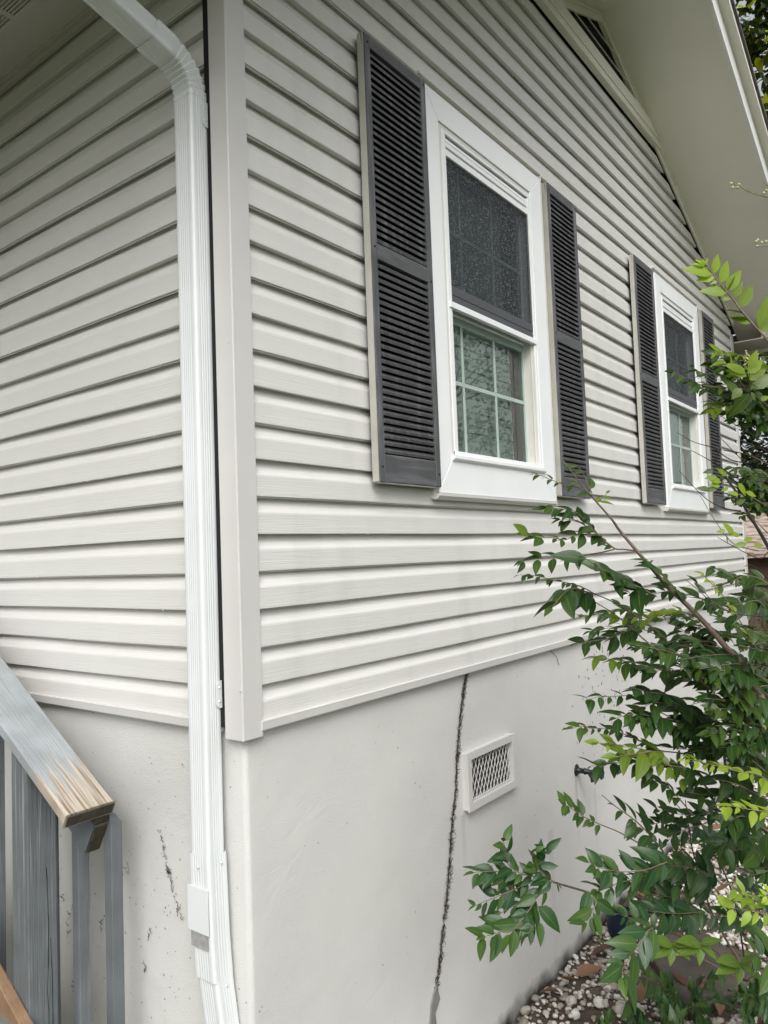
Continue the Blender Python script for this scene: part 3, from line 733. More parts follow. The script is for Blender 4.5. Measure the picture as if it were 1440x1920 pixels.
# gable vent -------------------------------------------------------------
gv = thing('gable_vent', None, None, (MID, 0, 3.27-GZ), parent=house)
VX = 2.80-MID; hw, hh = .72, .292
q = MB(); b0 = .026
oz = lambda x: hh-abs(x-VX)*hh/hw
# sloped members of the frame (opening edge -> frieze)
for sg in (-1, 1):
    x_out = VX+sg*hw
    p = [(VX, hh), (x_out, 0), (x_out+sg*.07, -.0), (VX, hh+.032)]
    if sg > 0: p = p[::-1]
    q.prism(p, lambda p_, t: (p_[0], t, p_[1]), -.018, .010)
q.prism([(-1.02, -.0005), (1.02, -.0005), (1.17, -.075), (-1.17, -.075)][::-1], lambda p_, t: (p_[0], t, p_[1]), -.030, .012)
q.prism([(-1.02, -.076), (1.10, -.076), (1.19, -.118), (-1.17, -.118)][::-1], lambda p_, t: (p_[0], t, p_[1]), -.024, .012)
obj('vent_frame', q, M['soffit'], gv, wpos=False, bevel=.0015)
q = MB()
for i in range(5):
    z = .004+i*.078
    if z > hh-.02: break
    x0, x1 = VX-(hh-z)*hw/hh, VX+(hh-z)*hw/hh
    if i: q.prism([(-.008, z), (-.008, z+.007), (.002, z+.013), (.002, z+.008)][::-1], lambda p_, t: (t, p_[0], p_[1]), x0, x1)
obj('louvres', q, M['soffit'], gv, wpos=False)
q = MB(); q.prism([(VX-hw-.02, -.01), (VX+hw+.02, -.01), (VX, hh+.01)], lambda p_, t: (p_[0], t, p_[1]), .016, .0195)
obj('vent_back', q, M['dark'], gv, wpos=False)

# downspout ---------------------------------------------------------------
DX0, DX1, DY0, DY1 = -.052, .008, .087, .164
dcx, dcy = (DX0+DX1)/2, (DY0+DY1)/2
def pipe_ring(grow=0.0, ribs=True):
    """outline in local (a along X, b along Y), corrugated faces"""
    hx, hy = (DX1-DX0)/2+grow, (DY1-DY0)/2+grow; r = .008; pts = []
    def side(p0, p1, nx, ny, n):
        Lh = math.hypot(p1[0]-p0[0], p1[1]-p0[1]); out = []
        m = n*6
        for i in range(m+1):
            u = i/m; d = 0
            if ribs and .14 < u < .86:
                d = -.0010*max(0, math.sin((u-.14)/.72*math.pi*n*1.0)**2)
            out.append((p0[0]+(p1[0]-p0[0])*u+nx*d, p0[1]+(p1[1]-p0[1])*u+ny*d))
        return out
    pts += side((-hx, hy-r), (-hx, -hy+r), -1, 0, 5)
    pts += [(-hx+r-r*math.cos(a), -hy+r-r*math.sin(a)) for a in (math.radians(22), math.radians(45), math.radians(68))]
    pts += side((-hx+r, -hy), (hx-r, -hy), 0, -1, 4)
    pts += [(hx-r+r*math.sin(a), -hy+r-r*math.cos(a)) for a in (math.radians(30), math.radians(60))]
    pts += [(hx, -hy+r), (hx, hy-r), (hx-r, hy), (-hx+r, hy)]
    pts += [(-hx+r-r*math.sin(a), hy-r+r*math.cos(a)) for a in (math.radians(30), math.radians(60))]
    return pts
def sweep(mb, stations):
    """stations: (centre, axis direction in XZ/Y plane as frame (ex, ey), ring)"""
    rows = []
    for c, ex, ey, ring in stations:
        c = Vector(c); rows.append([tuple(c+ex*a+ey*b) for a, b in ring])
    mb.grid(rows[::-1] if rows[0][0][2] < rows[-1][0][2] else rows, closed=True)
    mb.f.append([len(mb.v)-len(rows[0])+i for i in range(len(rows[0]))]); mb.t.append(0)
EX, EY = Vector((1, 0, 0)), Vector((0, 1, 0))
ds = thing('downspout', None, None, (dcx, dcy, 0), parent=house)
ring = pipe_ring()
q = MB(); zt = 1.730; zj = -.325
sweep(q, [((dcx, dcy, zj-.03), EX, EY, pipe_ring(-.002)), ((dcx, dcy, zt), EX, EY, ring)])
obj('pipe', q, M['aluminium'], ds, smooth=False)
# lower sleeve and kicked-out foot
q = MB(); z2 = -.64
kick = Vector((.05, -.11, -1)).normalized()
sweep(q, [((dcx, dcy, zj), EX, EY, pipe_ring(.0022)), ((dcx+.003, dcy-.004, z2+.1), EX, EY, pipe_ring(.0022)), ((dcx+.006, dcy-.008, z2), EX, EY, pipe_ring(.0025))])
obj('sleeve', q, M['aluminium'], ds)
q = MB(); p0 = Vector((dcx+.006, dcy-.008, z2+.03)); r2 = pipe_ring(-.0004)
sweep(q, [(p0, EX, EY, r2), (p0+kick*.03, EX, EY, r2), (p0+kick*.80, EX, EY, r2)])
obj('foot_pipe', q, M['aluminium'], ds)
# elbow: pleated bend then the inclined run to the gutter
q = MB(); th_end = math.radians(75); Rb = .078; sts = []; NB = 40
piv = Vector((dcx-Rb-.03, dcy, zt-.008))
dirn = lambda th: Vector((-math.sin(th), 0, math.cos(th)))
for i in range(NB+1):
    th = th_end*i/NB
    c = piv+Vector(((Rb+.03)*math.cos(th), 0, (Rb+.03)*math.sin(th)))
    ex = Vector((math.cos(th), 0, math.sin(th)))
    ph = (i % 5)/5.0
    g = -.0034*(1-ph)**1.5*(1 if 0 < i < NB else 0)+.0014
    sts.append((c, ex, EY, pipe_ring(g, ribs=True)))
    if i == 0: sts = [((dcx, dcy, zt-.012), EX, EY, pipe_ring(.0007)), ((dcx, dcy, zt+.001), EX, EY, pipe_ring(.0009))]
end = c; ex = Vector((math.cos(th_end), 0, math.sin(th_end))); dr = dirn(th_end)
sts.append((end+dr*.004, ex, EY, pipe_ring(.0022))); sts.append((end+dr*.062, ex, EY, pipe_ring(.0022)))
sweep(q, sts)
obj('elbow', q, M['aluminium'], ds)
q = MB(); tgt = Vector((XL-.075, dcy, 0)); ln = (end.x-(XL-.06))/math.sin(th_end)
sweep(q, [(end+dr*.05, ex, EY, pipe_ring(-.0004)), (end+dr*ln, ex, EY, pipe_ring(-.0004))])
obj('offset_pipe', q, M['aluminium'], ds)
for sgn_z in (1.675, .085):
    q = MB(); y = DY0-.0022
    q.prism([(DX0+.036, -.026), (DX0+.045, -.036), (DX1+.010, -.036), (DX1+.010, .036), (DX0+.045, .036), (DX0+.036, .026)], lambda p, t: (p[0], t, p[1]+sgn_z), y-.0016, y)
    for zz_ in (.018, -.018): q.lathe((DX0+.046, y-.0016, sgn_z+zz_), (0, -1, 0), [(0, .0032), (.0016, .003), (.0026, .0012)], 8)
    obj('pipe_bracket', q, M['aluminium'], ds)
q = MB(); x = DX0-.0040
q.box(x-.0018, x, DY0-.001, DY1+.004, -.520, -.405)
obj('patch_plate', q, M['aluminium'], ds, bevel=.0006)
q = MB(); q.box(DX0-.0028, DX0-.0024, DY0+.006, DY1-.004, -.560, -.521)
obj('bare_metal_strip', q, mat('scuffed_grey_metal', (.32, .32, .32), .5, var=.2, vscale=40), ds)
for (a, b_) in (((DX0+.040, DY0-.0025, zj-.024), (0, -1, 0)), ((DX0+.040, DY0-.012, z2-.018), (0, -1, 0)), ((DX0-.0026, dcy, zj-.03), (-1, 0, 0))):
    q = MB(); q.lathe(a, b_, [(0, .0042), (.002, .0042), (.0035, .002)], 8)
    obj('screw', q, M['trim'], ds)

# ================================================================== STAIRS
stair = thing('wooden_staircase', 'weathered blue-grey painted wooden stair railing beside the side wall', 'stairs', (-.6, 1.2, GZ))
SL = math.tan(math.radians(30.1)); cs = math.cos(math.radians(30.1)); sn = math.sin(math.radians(30.1))
AY, AZ = .405, -.220
def along(t, x, n):      # t metres up the slope, n metres normal to it
    return (x, AY+t*cs-n*sn, AZ+t*sn+n*cs)
def rail_box(x0, x1, n0, n1, t0, t1, segs=14, bow=0.0):
    mb = MB(); rows = []
    for i in range(segs+1):
        t = t0+(t1-t0)*i/segs
        rows.append([along(t, x0, n0), along(t, x1, n0), along(t, x1, n1), along(t, x0, n1)])
    mb.grid(rows, closed=True); n = len(mb.v)
    mb.f += [[0, 1, 2, 3], [n-1, n-2, n-3, n-4]]; mb.t += [0, 0]
    return mb
RX0, RX1 = -.252, -.111
cap = obj('cap_rail', rail_box(RX0, RX1, -.036, 0, .004, 2.4, 1), M['cap'], stair, bevel=.005)
obj('end_grain', rail_box(RX0+.002, RX1-.002, -.0345, -.0015, .0, .0035, 1), M['endgrain'], cap)
obj('sub_rail', rail_box(RX1-.041, RX1-.003, -.072, -.0365, .006, 2.4, 1), M['endgrain'], stair, bevel=.002)
sb = obj('sub_rail', rail_box(RX1-.041, RX1+.0, -.166, -.0725, .004, 2.4, 1), M['paint_y'], stair, bevel=.003)
obj('end_grain', rail_box(RX1-.039, RX1-.002, -.164, -.0745, .0, .0035, 1), M['endgrain'], sb)
def vpost(x0, x1, y0, y1, zt, slope_top=True, drop=.0):
    mb = MB(); zt0 = zt; n = 10
    z1 = zt+(y1-y0)*SL if slope_top else zt
    mb.add([(x0, y0, GZ), (x1, y0, GZ), (x1, y1, GZ), (x0, y1, GZ), (x0, y0, zt), (x1, y0, zt), (x1, y1, z1), (x0, y1, z1)],
           [(0, 3, 2, 1), (4, 5, 6, 7), (0, 1, 5, 4), (1, 2, 6, 5), (2, 3, 7, 6), (3, 0, 4, 7)])
    return mb
def cap_under(y): return AZ+(y-AY)*SL-.0375/cs
obj('post', vpost(-.240, -.1525, .640, .729, cap_under(.640)-.001), M['paint_z'], stair, bevel=.004)
mb = MB()
for (x_, z0_, z1_, sd) in ((-.186, -.42, -1.20, 1), (-.176, -.62, -.98, 2)):
    R4 = random.Random(sd); zc_ = z0_; xc_ = x_
    while zc_ > z1_:
        nz_ = zc_-R4.uniform(.03, .07); nx_ = xc_+R4.uniform(-.0025, .003); w_ = R4.uniform(.0006, .0013)
        mb.add([(xc_-w_, .6393, zc_), (xc_+w_, .6393, zc_), (nx_+w_, .6393, nz_), (nx_-w_, .6393, nz_), (xc_, .6415, zc_), (nx_, .6415, nz_)], [(0, 3, 2, 1), (0, 4, 5, 3), (1, 2, 5, 4)])
        zc_, xc_ = nz_, nx_
obj('drying_crack', mb, M['dark'], stair)
for y in (.432, .600, .768, .936, 1.104, 1.272, 1.44, 1.608, 1.776, 1.944, 2.11):
    mb = MB(); x0, x1 = RX1+.001, RX1+.037; zt = cap_under(y)-.000+.002
    zt = AZ+(y-AY)*SL-.062
    mb.add([(x0, y, -1.30), (x1, y, -1.30), (x1, y+.036, -1.30), (x0, y+.036, -1.30), (x0, y, zt), (x1, y, zt-.022), (x1, y+.036, zt-.002), (x0, y+.036, zt+.02)],
           [(0, 3, 2, 1), (4, 5, 6, 7), (0, 1, 5, 4), (1, 2, 6, 5), (2, 3, 7, 6), (3, 0, 4, 7)])
    obj('baluster', mb, M['paint_z'], stair, bevel=.0025)
# lower brown board and stringer, treads
obj('stringer', rail_box(-.275, -.242, -.90, -.615, -.25, 2.5, 1), M['brownboard'], stair, bevel=.004)
obj('stringer', rail_box(-1.25, -1.212, -.90, -.615, -.25, 2.5, 1), M['brownboard'], stair, bevel=.004)
for i in range(8):
    y = .30+i*.27; z = GZ+.16+i*.157
    mb = MB(); mb.box(-1.21, -.277, y, y+.265, z-.036, z)
    obj('tread', mb, M['brownboard'], stair, bevel=.004)
mb = MB(); mb.box(-2.4, -.02, 2.46, 5.5, -.06, -.02)
obj('landing', mb, M['paint_x'], stair)
mb = MB(); mb.box(-.240, -.152, 2.36, 2.448, GZ, .95)
obj('post', mb, M['paint_z'], stair, bevel=.004)

# ================================================================== GROUND
g = MB(); g.add([(-60, -60, GZ), (90, -60, GZ), (90, 90, GZ), (-60, 90, GZ)], [(0, 1, 2, 3)])
gm = mat('garden_ground', (.06, .055, .035), .95, var=.5, vscale=1.5, bump=1, bscale=(25, 25, 25), bdist=.03, col2=(.05, .09, .025), c2scale=.7, c2lo=.45, c2hi=.55)
o = obj('ground', g, gm); o['kind'] = 'structure'
g = MB(); g.add([(.2, -2.2, GZ+.004), (6.6, -2.2, GZ+.004), (6.6, .03, GZ+.004), (.2, .03, GZ+.004)], [(0, 1, 2, 3)])
o = obj('garden_bed', g, M['soil']); o['kind'] = 'structure'
# paving slab half hidden by leaves
pc = [on_z(*p, GZ) for p in ((1195, 1775), (1330, 1768), (1420, 1850), (1300, 1925))]
g = MB(); c = sum(pc)/4
g.prism([(p[0], p[1]) for p in pc], lambda p, t: (p[0], p[1], t), GZ+.006, GZ+.045)
tag(obj('stepping_stone', g, M['slab'], bevel=.008), 'mossy dark stepping stone half buried in white gravel below the shrub', 'paving slab')
# pebbles
def ico():
    import bmesh
    bm = bmesh.new(); bmesh.ops.create_icosphere(bm, subdivisions=2, radius=1.0)
    v = np.array([x.co[:] for x in bm.verts]); f = np.array([[q.index for q in t.verts] for t in bm.faces]); bm.free(); return v, f
bv, bf = ico(); NV = len(bv)
pos = []; NP = 17000
xsr = nr.uniform(.7, 6.3, NP); ysr = -nr.uniform(0, 1, NP)**1.0*1.75+.015
keep = np.ones(NP, bool)
slab_c = c[:2]
keep &= ~((abs(xsr-slab_c[0]) < .28) & (abs(ysr-slab_c[1]) < .20))
dens = np.array([mnoise.noise(Vector((x*1.7, y*1.7, 3))) for x, y in zip(xsr, ysr)])
keep &= (dens > -.34) | (nr.rand(NP) < .35)
keep &= (ysr > -1.35) | (nr.rand(NP) < .5)
xsr, ysr = xsr[keep], ysr[keep]; NP = len(xsr)
sc = np.clip(nr.lognormal(math.log(.0102), .40, NP), .0045, .026)
V = np.zeros((NP*NV, 3)); Fc = np.zeros((NP*len(bf), 3), int); T = np.zeros(NP*len(bf))
tn = np.clip(nr.normal(.46, .25, NP), 0, 1)
# lone brighter stones, darker ones in the damp
for i in range(NP):
    s3 = np.array([nr.uniform(.8, 1.35), nr.uniform(.75, 1.1), nr.uniform(.5, .85)])*sc[i]
    a = nr.uniform(0, 6.28); ca, sa = math.cos(a), math.sin(a)
    dirs = nr.normal(size=(5, 3)); dirs /= np.linalg.norm(dirs, axis=1)[:, None]
    v = bv.copy()
    for dd in dirs:                       # chip facets off
        h = v @ dd; v -= np.maximum(h-nr.uniform(.5, .85), 0)[:, None]*dd
    v = v*s3; b_ = nr.uniform(-.5, .5); cb, sb_ = math.cos(b_), math.sin(b_)
    v = v @ np.array([[1, 0, 0], [0, cb, -sb_], [0, sb_, cb]]).T
    v = v @ np.array([[ca, -sa, 0], [sa, ca, 0], [0, 0, 1]]).T
    v += (xsr[i], ysr[i], GZ+.004+s3[2]*.55+nr.uniform(0, .012))
    V[i*NV:(i+1)*NV] = v; Fc[i*len(bf):(i+1)*len(bf)] = bf+i*NV; T[i*len(bf):(i+1)*len(bf)] = tn[i]
me = bpy.data.meshes.new('gravel'); me.vertices.add(len(V)); me.vertices.foreach_set('co', V.ravel())
me.loops.add(Fc.size); me.loops.foreach_set('vertex_index', Fc.ravel()); me.polygons.add(len(Fc)); me.polygons.foreach_set('loop_start', np.arange(0, Fc.size, 3))
me.update(calc_edges=True); a_ = me.attributes.new('tint', 'FLOAT', 'FACE'); a_.data.foreach_set('value', T)
me.polygons.foreach_set('use_smooth', [True]*len(Fc)); me.materials.append(M['pebble'])
gr = bpy.data.objects.new('gravel', me); COL.objects.link(gr); gr['kind'] = 'stuff'
tag(gr, 'white and grey pebbles spread along the foot of the stucco wall', 'gravel')

# ------------------------------------------------------------------ leaves
def leaf_shape(n=5, wid=.5, pt=1.0):
    """returns rows (u across -1..1, s along 0..1)"""
    rows = []
    for i in range(n+1):
        s = i/n; w = wid*math.sin(math.pi*min(1, s**.80))**.85*(1-.25*s*pt) if 0 < s < 1 else 0
        rows.append((s, max(w, .004)))
    return rows
LS_OVAL = leaf_shape(6, .26); LS_LONG = leaf_shape(6, .19); LS_LOW = leaf_shape(3, .24)
def add_leaf(mb, p, d, nrm, size, tint, shape=LS_OVAL, fold=.25, curl=.25, rng=rnd):
    d = Vector(d).normalized(); nrm = Vector(nrm); s_ = d.cross(nrm)
    if s_.length < 1e-4: s_ = d.orthogonal()
    s_ = s_.normalized(); nn = s_.cross(d).normalized(); p = Vector(p)
    vs = []; uv = []
    for (t, w) in shape:
        c = p+d*(t*size)+nn*(-curl*size*t*t)
        vs += [c-s_*w*size+nn*fold*w*size, c, c+s_*w*size+nn*fold*w*size]; uv += [(0, t), (.5, t), (1, t)]
    fs = []
    for i in range(len(shape)-1):
        a = i*3; fs += [(a, a+1, a+4, a+3), (a+1, a+2, a+5, a+4)]
    mb.add(vs, fs, tint, uv)
def catmull(P_, n=5):
    P_ = [np.array(p, float) for p in P_]
    if len(P_) < 3: return [P_[0]+(P_[-1]-P_[0])*i/n for i in range(n+1)]
    Q = [2*P_[0]-P_[1]]+P_+[2*P_[-1]-P_[-2]]; out = []
    for i in range(1, len(Q)-2):
        for k in range(n):
            t = k/n; out.append(.5*((2*Q[i])+(-Q[i-1]+Q[i+1])*t+(2*Q[i-1]-5*Q[i]+4*Q[i+1]-Q[i+2])*t*t+(-Q[i-1]+3*Q[i]-3*Q[i+1]+Q[i+2])*t**3))
    out.append(Q[-2]); return out
def wall_depth(x, y):
    r = ray(x, y); return (-.10-CAM[1])/r[1] if r[1] > 0.02 else 99
def clampd(x, y, d): return min(d, wall_depth(x, y)-.06)
class Shrub:
    def __init__(s, seed=1): s.stem = MB(); s.stem2 = MB(); s.leaf = MB(); s.bud = MB(); s.r = random.Random(seed)
    def path(s, px, d0, d1, wig=0.0):
        n = len(px); pts = []
        for i, (x, y) in enumerate(px):
            d = d0+(d1-d0)*i/max(1, n-1); d = clampd(x, y, d); pts.append(at(x, y, d))
        return catmull(pts)
    def branch(s, px, d0, d1, r0=.003, r1=.0008, dark=False):
        pts = s.path(px, d0, d1); n = len(pts)
        (s.stem2 if dark else s.stem).tube(pts, [r0+(r1-r0)*i/(n-1) for i in range(n)], 6 if r0 < .006 else 10)
        return pts
    def leaves(s, pts, size, tint=.1, step=.6, start=0.0, end=1.0, spread=.95, droop=.15, tipn=1, newtip=0.0, shape=None, jit=.30, face=None, taper=.75):
        """size in metres, pairs along the 3-D polyline; spacing = step*size"""
        pts = [Vector(p) for p in pts]; seg = [0]
        for a, b in zip(pts, pts[1:]): seg.append(seg[-1]+(b-a).length)
        tot = seg[-1]; u = start*tot; k = 0; R = s.r
        while u < end*tot:
            i = max(j for j in range(len(seg)) if seg[j] <= u+1e-9); i = min(i, len(pts)-2)
            f = (u-seg[i])/max(1e-9, seg[i+1]-seg[i]); p = pts[i].lerp(pts[i+1], f); t = (pts[i+1]-pts[i]).normalized()
            up = Vector((-.30, -.42, .85)) if face is None else Vector(face)
            side = t.cross(up)
            side = side.normalized() if side.length > .15 else t.orthogonal().normalized()
            fr = u/tot; sz = 1.22*size*(1-(1-taper)*fr)*R.uniform(.55, 1.28)
            tn = min(1, max(0, (tint*.35 if tint < .3 else tint)+R.uniform(-.05, .06)+newtip*max(0, fr-.55)/.45))
            for sg in ((1, -1) if R.random() < .68 else ((1,) if k % 2 else (-1,))):
                d = t*(.85+R.uniform(-.4, .4))+side*sg*spread*R.uniform(.6, 1.1)+Vector((0, 0, -droop+R.uniform(-.4, .3)))
                n = up+Vector((R.uniform(-1, 1), R.uniform(-1, 1), R.uniform(-.3, .5)))*jit*1.7
                off = t*R.uniform(-.25, .25)*size
                q_ = p+off+d.normalized()*size*.06
                s.stem.tube([p+off, q_], .0006, 3, cap=False)
                add_leaf(s.leaf, q_, d, n, sz*R.uniform(.9, 1.1), tn, shape or LS_OVAL, fold=R.uniform(.1, .45), curl=R.uniform(.05, .4))
            u += size*step*R.uniform(.8, 1.25); k += 1
        if tipn and end >= 1.0:
            t = (pts[-1]-pts[-2]).normalized()
            for j in range(tipn):
                d = t+Vector((R.uniform(-.4, .4), R.uniform(-.4, .4), R.uniform(-.5, .2)))*(.5+j*.3)
                n = Vector((0, 0, 1))+Vector((R.uniform(-.5, .5), R.uniform(-.5, .5), 0))
                add_leaf(s.leaf, pts[-1], d, n, size*taper*R.uniform(.7, 1), min(1, tint+newtip), shape or LS_OVAL, .3, .2)
    def spray(s, px, d0, d1, leafpx, tint=.1, r0=.0022, r1=.0007, start=0.0, dark=False, **kw):
        pts = s.branch(px, d0, d1, r0, r1, dark)
        s.leaves(pts, leafpx*(d0+d1)/2/F, tint, start=start, **kw); return pts

# ---- tall shrub at the right
A = Shrub(3)
DA = 2.05
A.branch([(1424, 1299), (1450, 1380), (1490, 1520), (1530, 1800), (1545, 2100), (1550, 2330)], DA, 2.2, .0095, .016)
stemB = A.branch([(1424, 1299), (1411, 1281), (1386, 1241), (1360, 1212), (1326, 1173), (1287, 1133), (1250, 1098), (1222, 1065), (1194, 1033), (1162, 995), (1148, 975), (1120, 943), (1092, 911), (1056, 864)], DA, 1.85, .0095, .0009)
sp = A.spray
sp([(1099, 918), (1075, 912), (1054, 908), (1035, 900), (1015, 892), (1002, 889)], 1.88, 1.88, 20, .10, .0012, start=.25, step=.7)
sp([(1110, 925), (1100, 903), (1093, 887), (1082, 876), (1068, 874)], 1.88, 1.88, 30, .22, .0016, step=.62)
sp([(1092, 911), (1084, 904)], 1.87, 1.87, 22, .3, .0010, step=.5)
sp([(1120, 943), (1128, 935), (1137, 926)], 1.88, 1.9, 24, .35, .0010, step=.8)
sp([(1152, 1028), (1130, 1012), (1115, 998), (1098, 978), (1081, 961), (1064, 955), (1049, 954), (1024, 952)], 1.93, 1.88, 33, .10, .0020, start=.12, step=.42, jit=.5)
sp([(1115, 998), (1096, 985), (1078, 975), (1050, 975)], 1.92, 1.9, 34, .08, .0012, start=.2, step=.6)
sp([(1194, 1033), (1170, 1030), (1152, 1028), (1125, 1008), (1105, 1003), (1080, 1003), (1060, 1012), (1035, 1008), (1010, 1008), (992, 1003)], 1.95, 1.85, 32, .07, .0022, start=.25, step=.5)
add_leaf(A.leaf, at(990, 1003, 1.84), at(957, 975, 1.80)-at(990, 1003, 1.84), (-.6, -.7, .3), 43*1.84/F, .32, LS_OVAL, .15, .1)
sp([(1152, 1030), (1127, 1036), (1102, 1040), (1085, 1045), (1063, 1046), (1036, 1046), (1010, 1047), (985, 1052)], 1.95, 1.86, 40, .10, .0020, start=.45, step=.50, droop=.2, jit=.4)
sp([(1230, 1118), (1198, 1101), (1175, 1092), (1154, 1081), (1140, 1073), (1124, 1065), (1108, 1054), (1097, 1046)], 1.95, 1.8, 50, .06, .0024, start=.05, step=.42, jit=.55)
sp([(1200, 1160), (1162, 1136), (1140, 1124), (1118, 1115), (1100, 1105), (1081, 1097), (1060, 1092), (1038, 1088), (1008, 1080), (975, 1078)], 2.0, 1.9, 22, .10, .0018, start=.50, step=.75)
sp([(1118, 1115), (1102, 1110), (1074, 1103), (1063, 1108), (1049, 1122), (1035, 1140)], 1.97, 1.82, 46, .07, .0016, start=.10, step=.55, droop=.7, jit=.6)
sp([(1250, 1200), (1225, 1178), (1200, 1160), (1180, 1148), (1162, 1136)], 2.1, 2.05, 26, .14, .002, step=.7)
sp([(1200, 1160), (1185, 1150), (1168, 1143), (1150, 1147), (1136, 1150), (1109, 1154), (1079, 1152)], 2.2, 2.2, 24, .12, .0012, step=.55)
sp([(1230, 1190), (1200, 1178), (1172, 1172), (1145, 1177), (1125, 1180), (1109, 1184)], 2.2, 2.15, 27, .10, .0014, start=.2, step=.5)
sp([(1230, 1168), (1190, 1155), (1170, 1160), (1150, 1158)], 2.0, 2.0, 26, .40, .0012, start=.2, step=.7, newtip=.2)
A.branch([(1340, 1300), (1290, 1256), (1252, 1233), (1210, 1201), (1187, 1180), (1150, 1150), (1110, 1125), (1076, 1100)], 2.1, 2.0, .0028, .0008)
sp([(1187, 1180), (1160, 1190), (1135, 1198), (1105, 1203), (1085, 1207)], 2.05, 2.0, 32, .08, .0014, step=.42, jit=.4)
sp([(1270, 1262), (1252, 1258), (1217, 1251), (1190, 1242), (1170, 1240), (1153, 1237), (1120, 1233)], 2.05, 1.95, 36, .06, .0018, step=.5, newtip=.35, jit=.45)
sp([(1265, 1240), (1240, 1222), (1212, 1217), (1190, 1214)], 2.1, 2.05, 30, .06, .0014, step=.5)
sp([(1290, 1312), (1245, 1304), (1215, 1305), (1194, 1302), (1150, 1306), (1125, 1306), (1106, 1311)], 2.1, 1.95, 28, .03, .0014, start=.55, step=.9)
sp([(1300, 1335), (1270, 1322), (1245, 1302), (1215, 1298), (1190, 1290)], 2.1, 1.95, 38, .04, .0016, step=.42, jit=.35)
sp([(1320, 1345), (1290, 1334), (1249, 1320), (1225, 1318), (1208, 1325)], 2.1, 1.98, 38, .03, .0016, step=.42)
sp([(1330, 1372), (1290, 1357), (1262, 1350), (1235, 1345), (1190, 1339), (1155, 1346)], 2.1, 1.93, 38, .04, .0018, step=.40, jit=.4)
sp([(1320, 1395), (1290, 1380), (1255, 1360), (1225, 1350), (1205, 1352)], 2.15, 1.98, 38, .03, .0018, step=.42)
sp([(1350, 1360), (1320, 1345), (1295, 1350), (1270, 1358)], 2.1, 2.05, 42, .03, .0018, step=.42)
sp([(1330, 1440), (1290, 1415), (1242, 1408), (1218, 1398), (1196, 1387), (1172, 1377), (1146, 1368), (1111, 1365), (1090, 1362), (1066, 1366)], 2.15, 1.95, 24, .10, .0020, start=.35, step=.75, droop=.1)
sp([(1250, 1410), (1217, 1408), (1190, 1402), (1164, 1400), (1143, 1396), (1123, 1393)], 2.0, 1.92, 34, .30, .0014, step=.5, newtip=.4, jit=.5)
sp([(1225, 1408), (1200, 1412), (1175, 1415), (1155, 1420)], 1.97, 1.9, 46, .33, .0014, step=.7)
sp([(1290, 1440), (1250, 1435), (1215, 1432), (1180, 1430), (1146, 1432), (1128, 1436), (1112, 1436)], 2.05, 1.93, 32, .06, .0014, step=.55, jit=.6)
sp([(1300, 1530), (1279, 1504), (1254, 1477), (1235, 1467), (1208, 1456), (1200, 1440), (1195, 1430)], 2.1, 1.98, 30, .06, .0020, start=.3, step=.5, jit=.5)
sp([(1290, 1460), (1262, 1440), (1240, 1430), (1222, 1435)], 2.05, 2.0, 40, .30, .0014, step=.55, jit=.7)
sp([(1440, 1464), (1420, 1452), (1386, 1447), (1355, 1438), (1332, 1433), (1301, 1425), (1284, 1424)], 1.85, 1.8, 27, .78, .0016, step=.55, newtip=.2, jit=.5)
sp([(1460, 1532), (1440, 1523), (1402, 1517), (1375, 1512), (1360, 1511)], 1.8, 1.78, 28, .95, .0016, step=.5)
A.branch([(1318, 1190), (1312, 1245), (1325, 1290), (1342, 1350), (1357, 1410), (1362, 1470)], 2.4, 2.4, .0032, .0045, dark=True)
A.branch([(1310, 1265), (1330, 1300), (1340, 1340), (1360, 1400), (1385, 1460), (1395, 1560)], 2.5, 2.45, .0032, .0045, dark=True)
# dark big leaves below the lime spray
for (a, b, c_, d_) in [((1440, 1500), (1380, 1470), (1330, 1460), (1290, 1452)), ((1430, 1520), (1370, 1495), (1320, 1490), (1285, 1485)), ((1400, 1560), (1370, 1530), (1350, 1520), (1335, 1500)),
                       ((1380, 1420), (1340, 1405), (1290, 1405), (1240, 1400)), ((1440, 1450), (1400, 1420), (1350, 1412), (1300, 1415)), ((1420, 1600), (1395, 1570), (1372, 1555), (1360, 1580)), ((1440, 1560), (1415, 1540), (1390, 1530), (1370, 1540))]:
    sp([a, b, c_, d_], 2.15, 2.1, 46, .03, .0022, step=.45, jit=.75)
# sprays along the upper part of the thick stem
mass = random.Random(21)
anch = [((1386, 1241), 2.05), ((1360, 1212), 2.03), ((1326, 1173), 2.0), ((1411, 1281), 2.05), ((1287, 1133), 1.98), ((1250, 1098), 1.96), ((1424, 1300), 2.06), ((1340, 1190), 2.0)]
for i in range(30):
    (ax, ay), ad = mass.choice(anch); ax += mass.uniform(-14, 18); ay += mass.uniform(0, 90)*(1 if i % 3 else .2)
    ln = mass.uniform(60, 150); an = math.radians(mass.uniform(168, 232)); dx, dy = math.cos(an)*ln, math.sin(an)*ln*.75
    if ax < 1300 and i % 2: continue
    d1 = ad+mass.uniform(-.15, .30)
    sp([(ax+20, ay+12), (ax, ay), (ax+dx*.5, ay+dy*.5+mass.uniform(-6, 6)), (ax+dx, ay+dy+mass.uniform(-4, 12))], ad+.05, d1, mass.uniform(24, 38), mass.uniform(.0, .12) if mass.random() < .95 else .5, .0014, start=.15, step=.55, jit=.35)
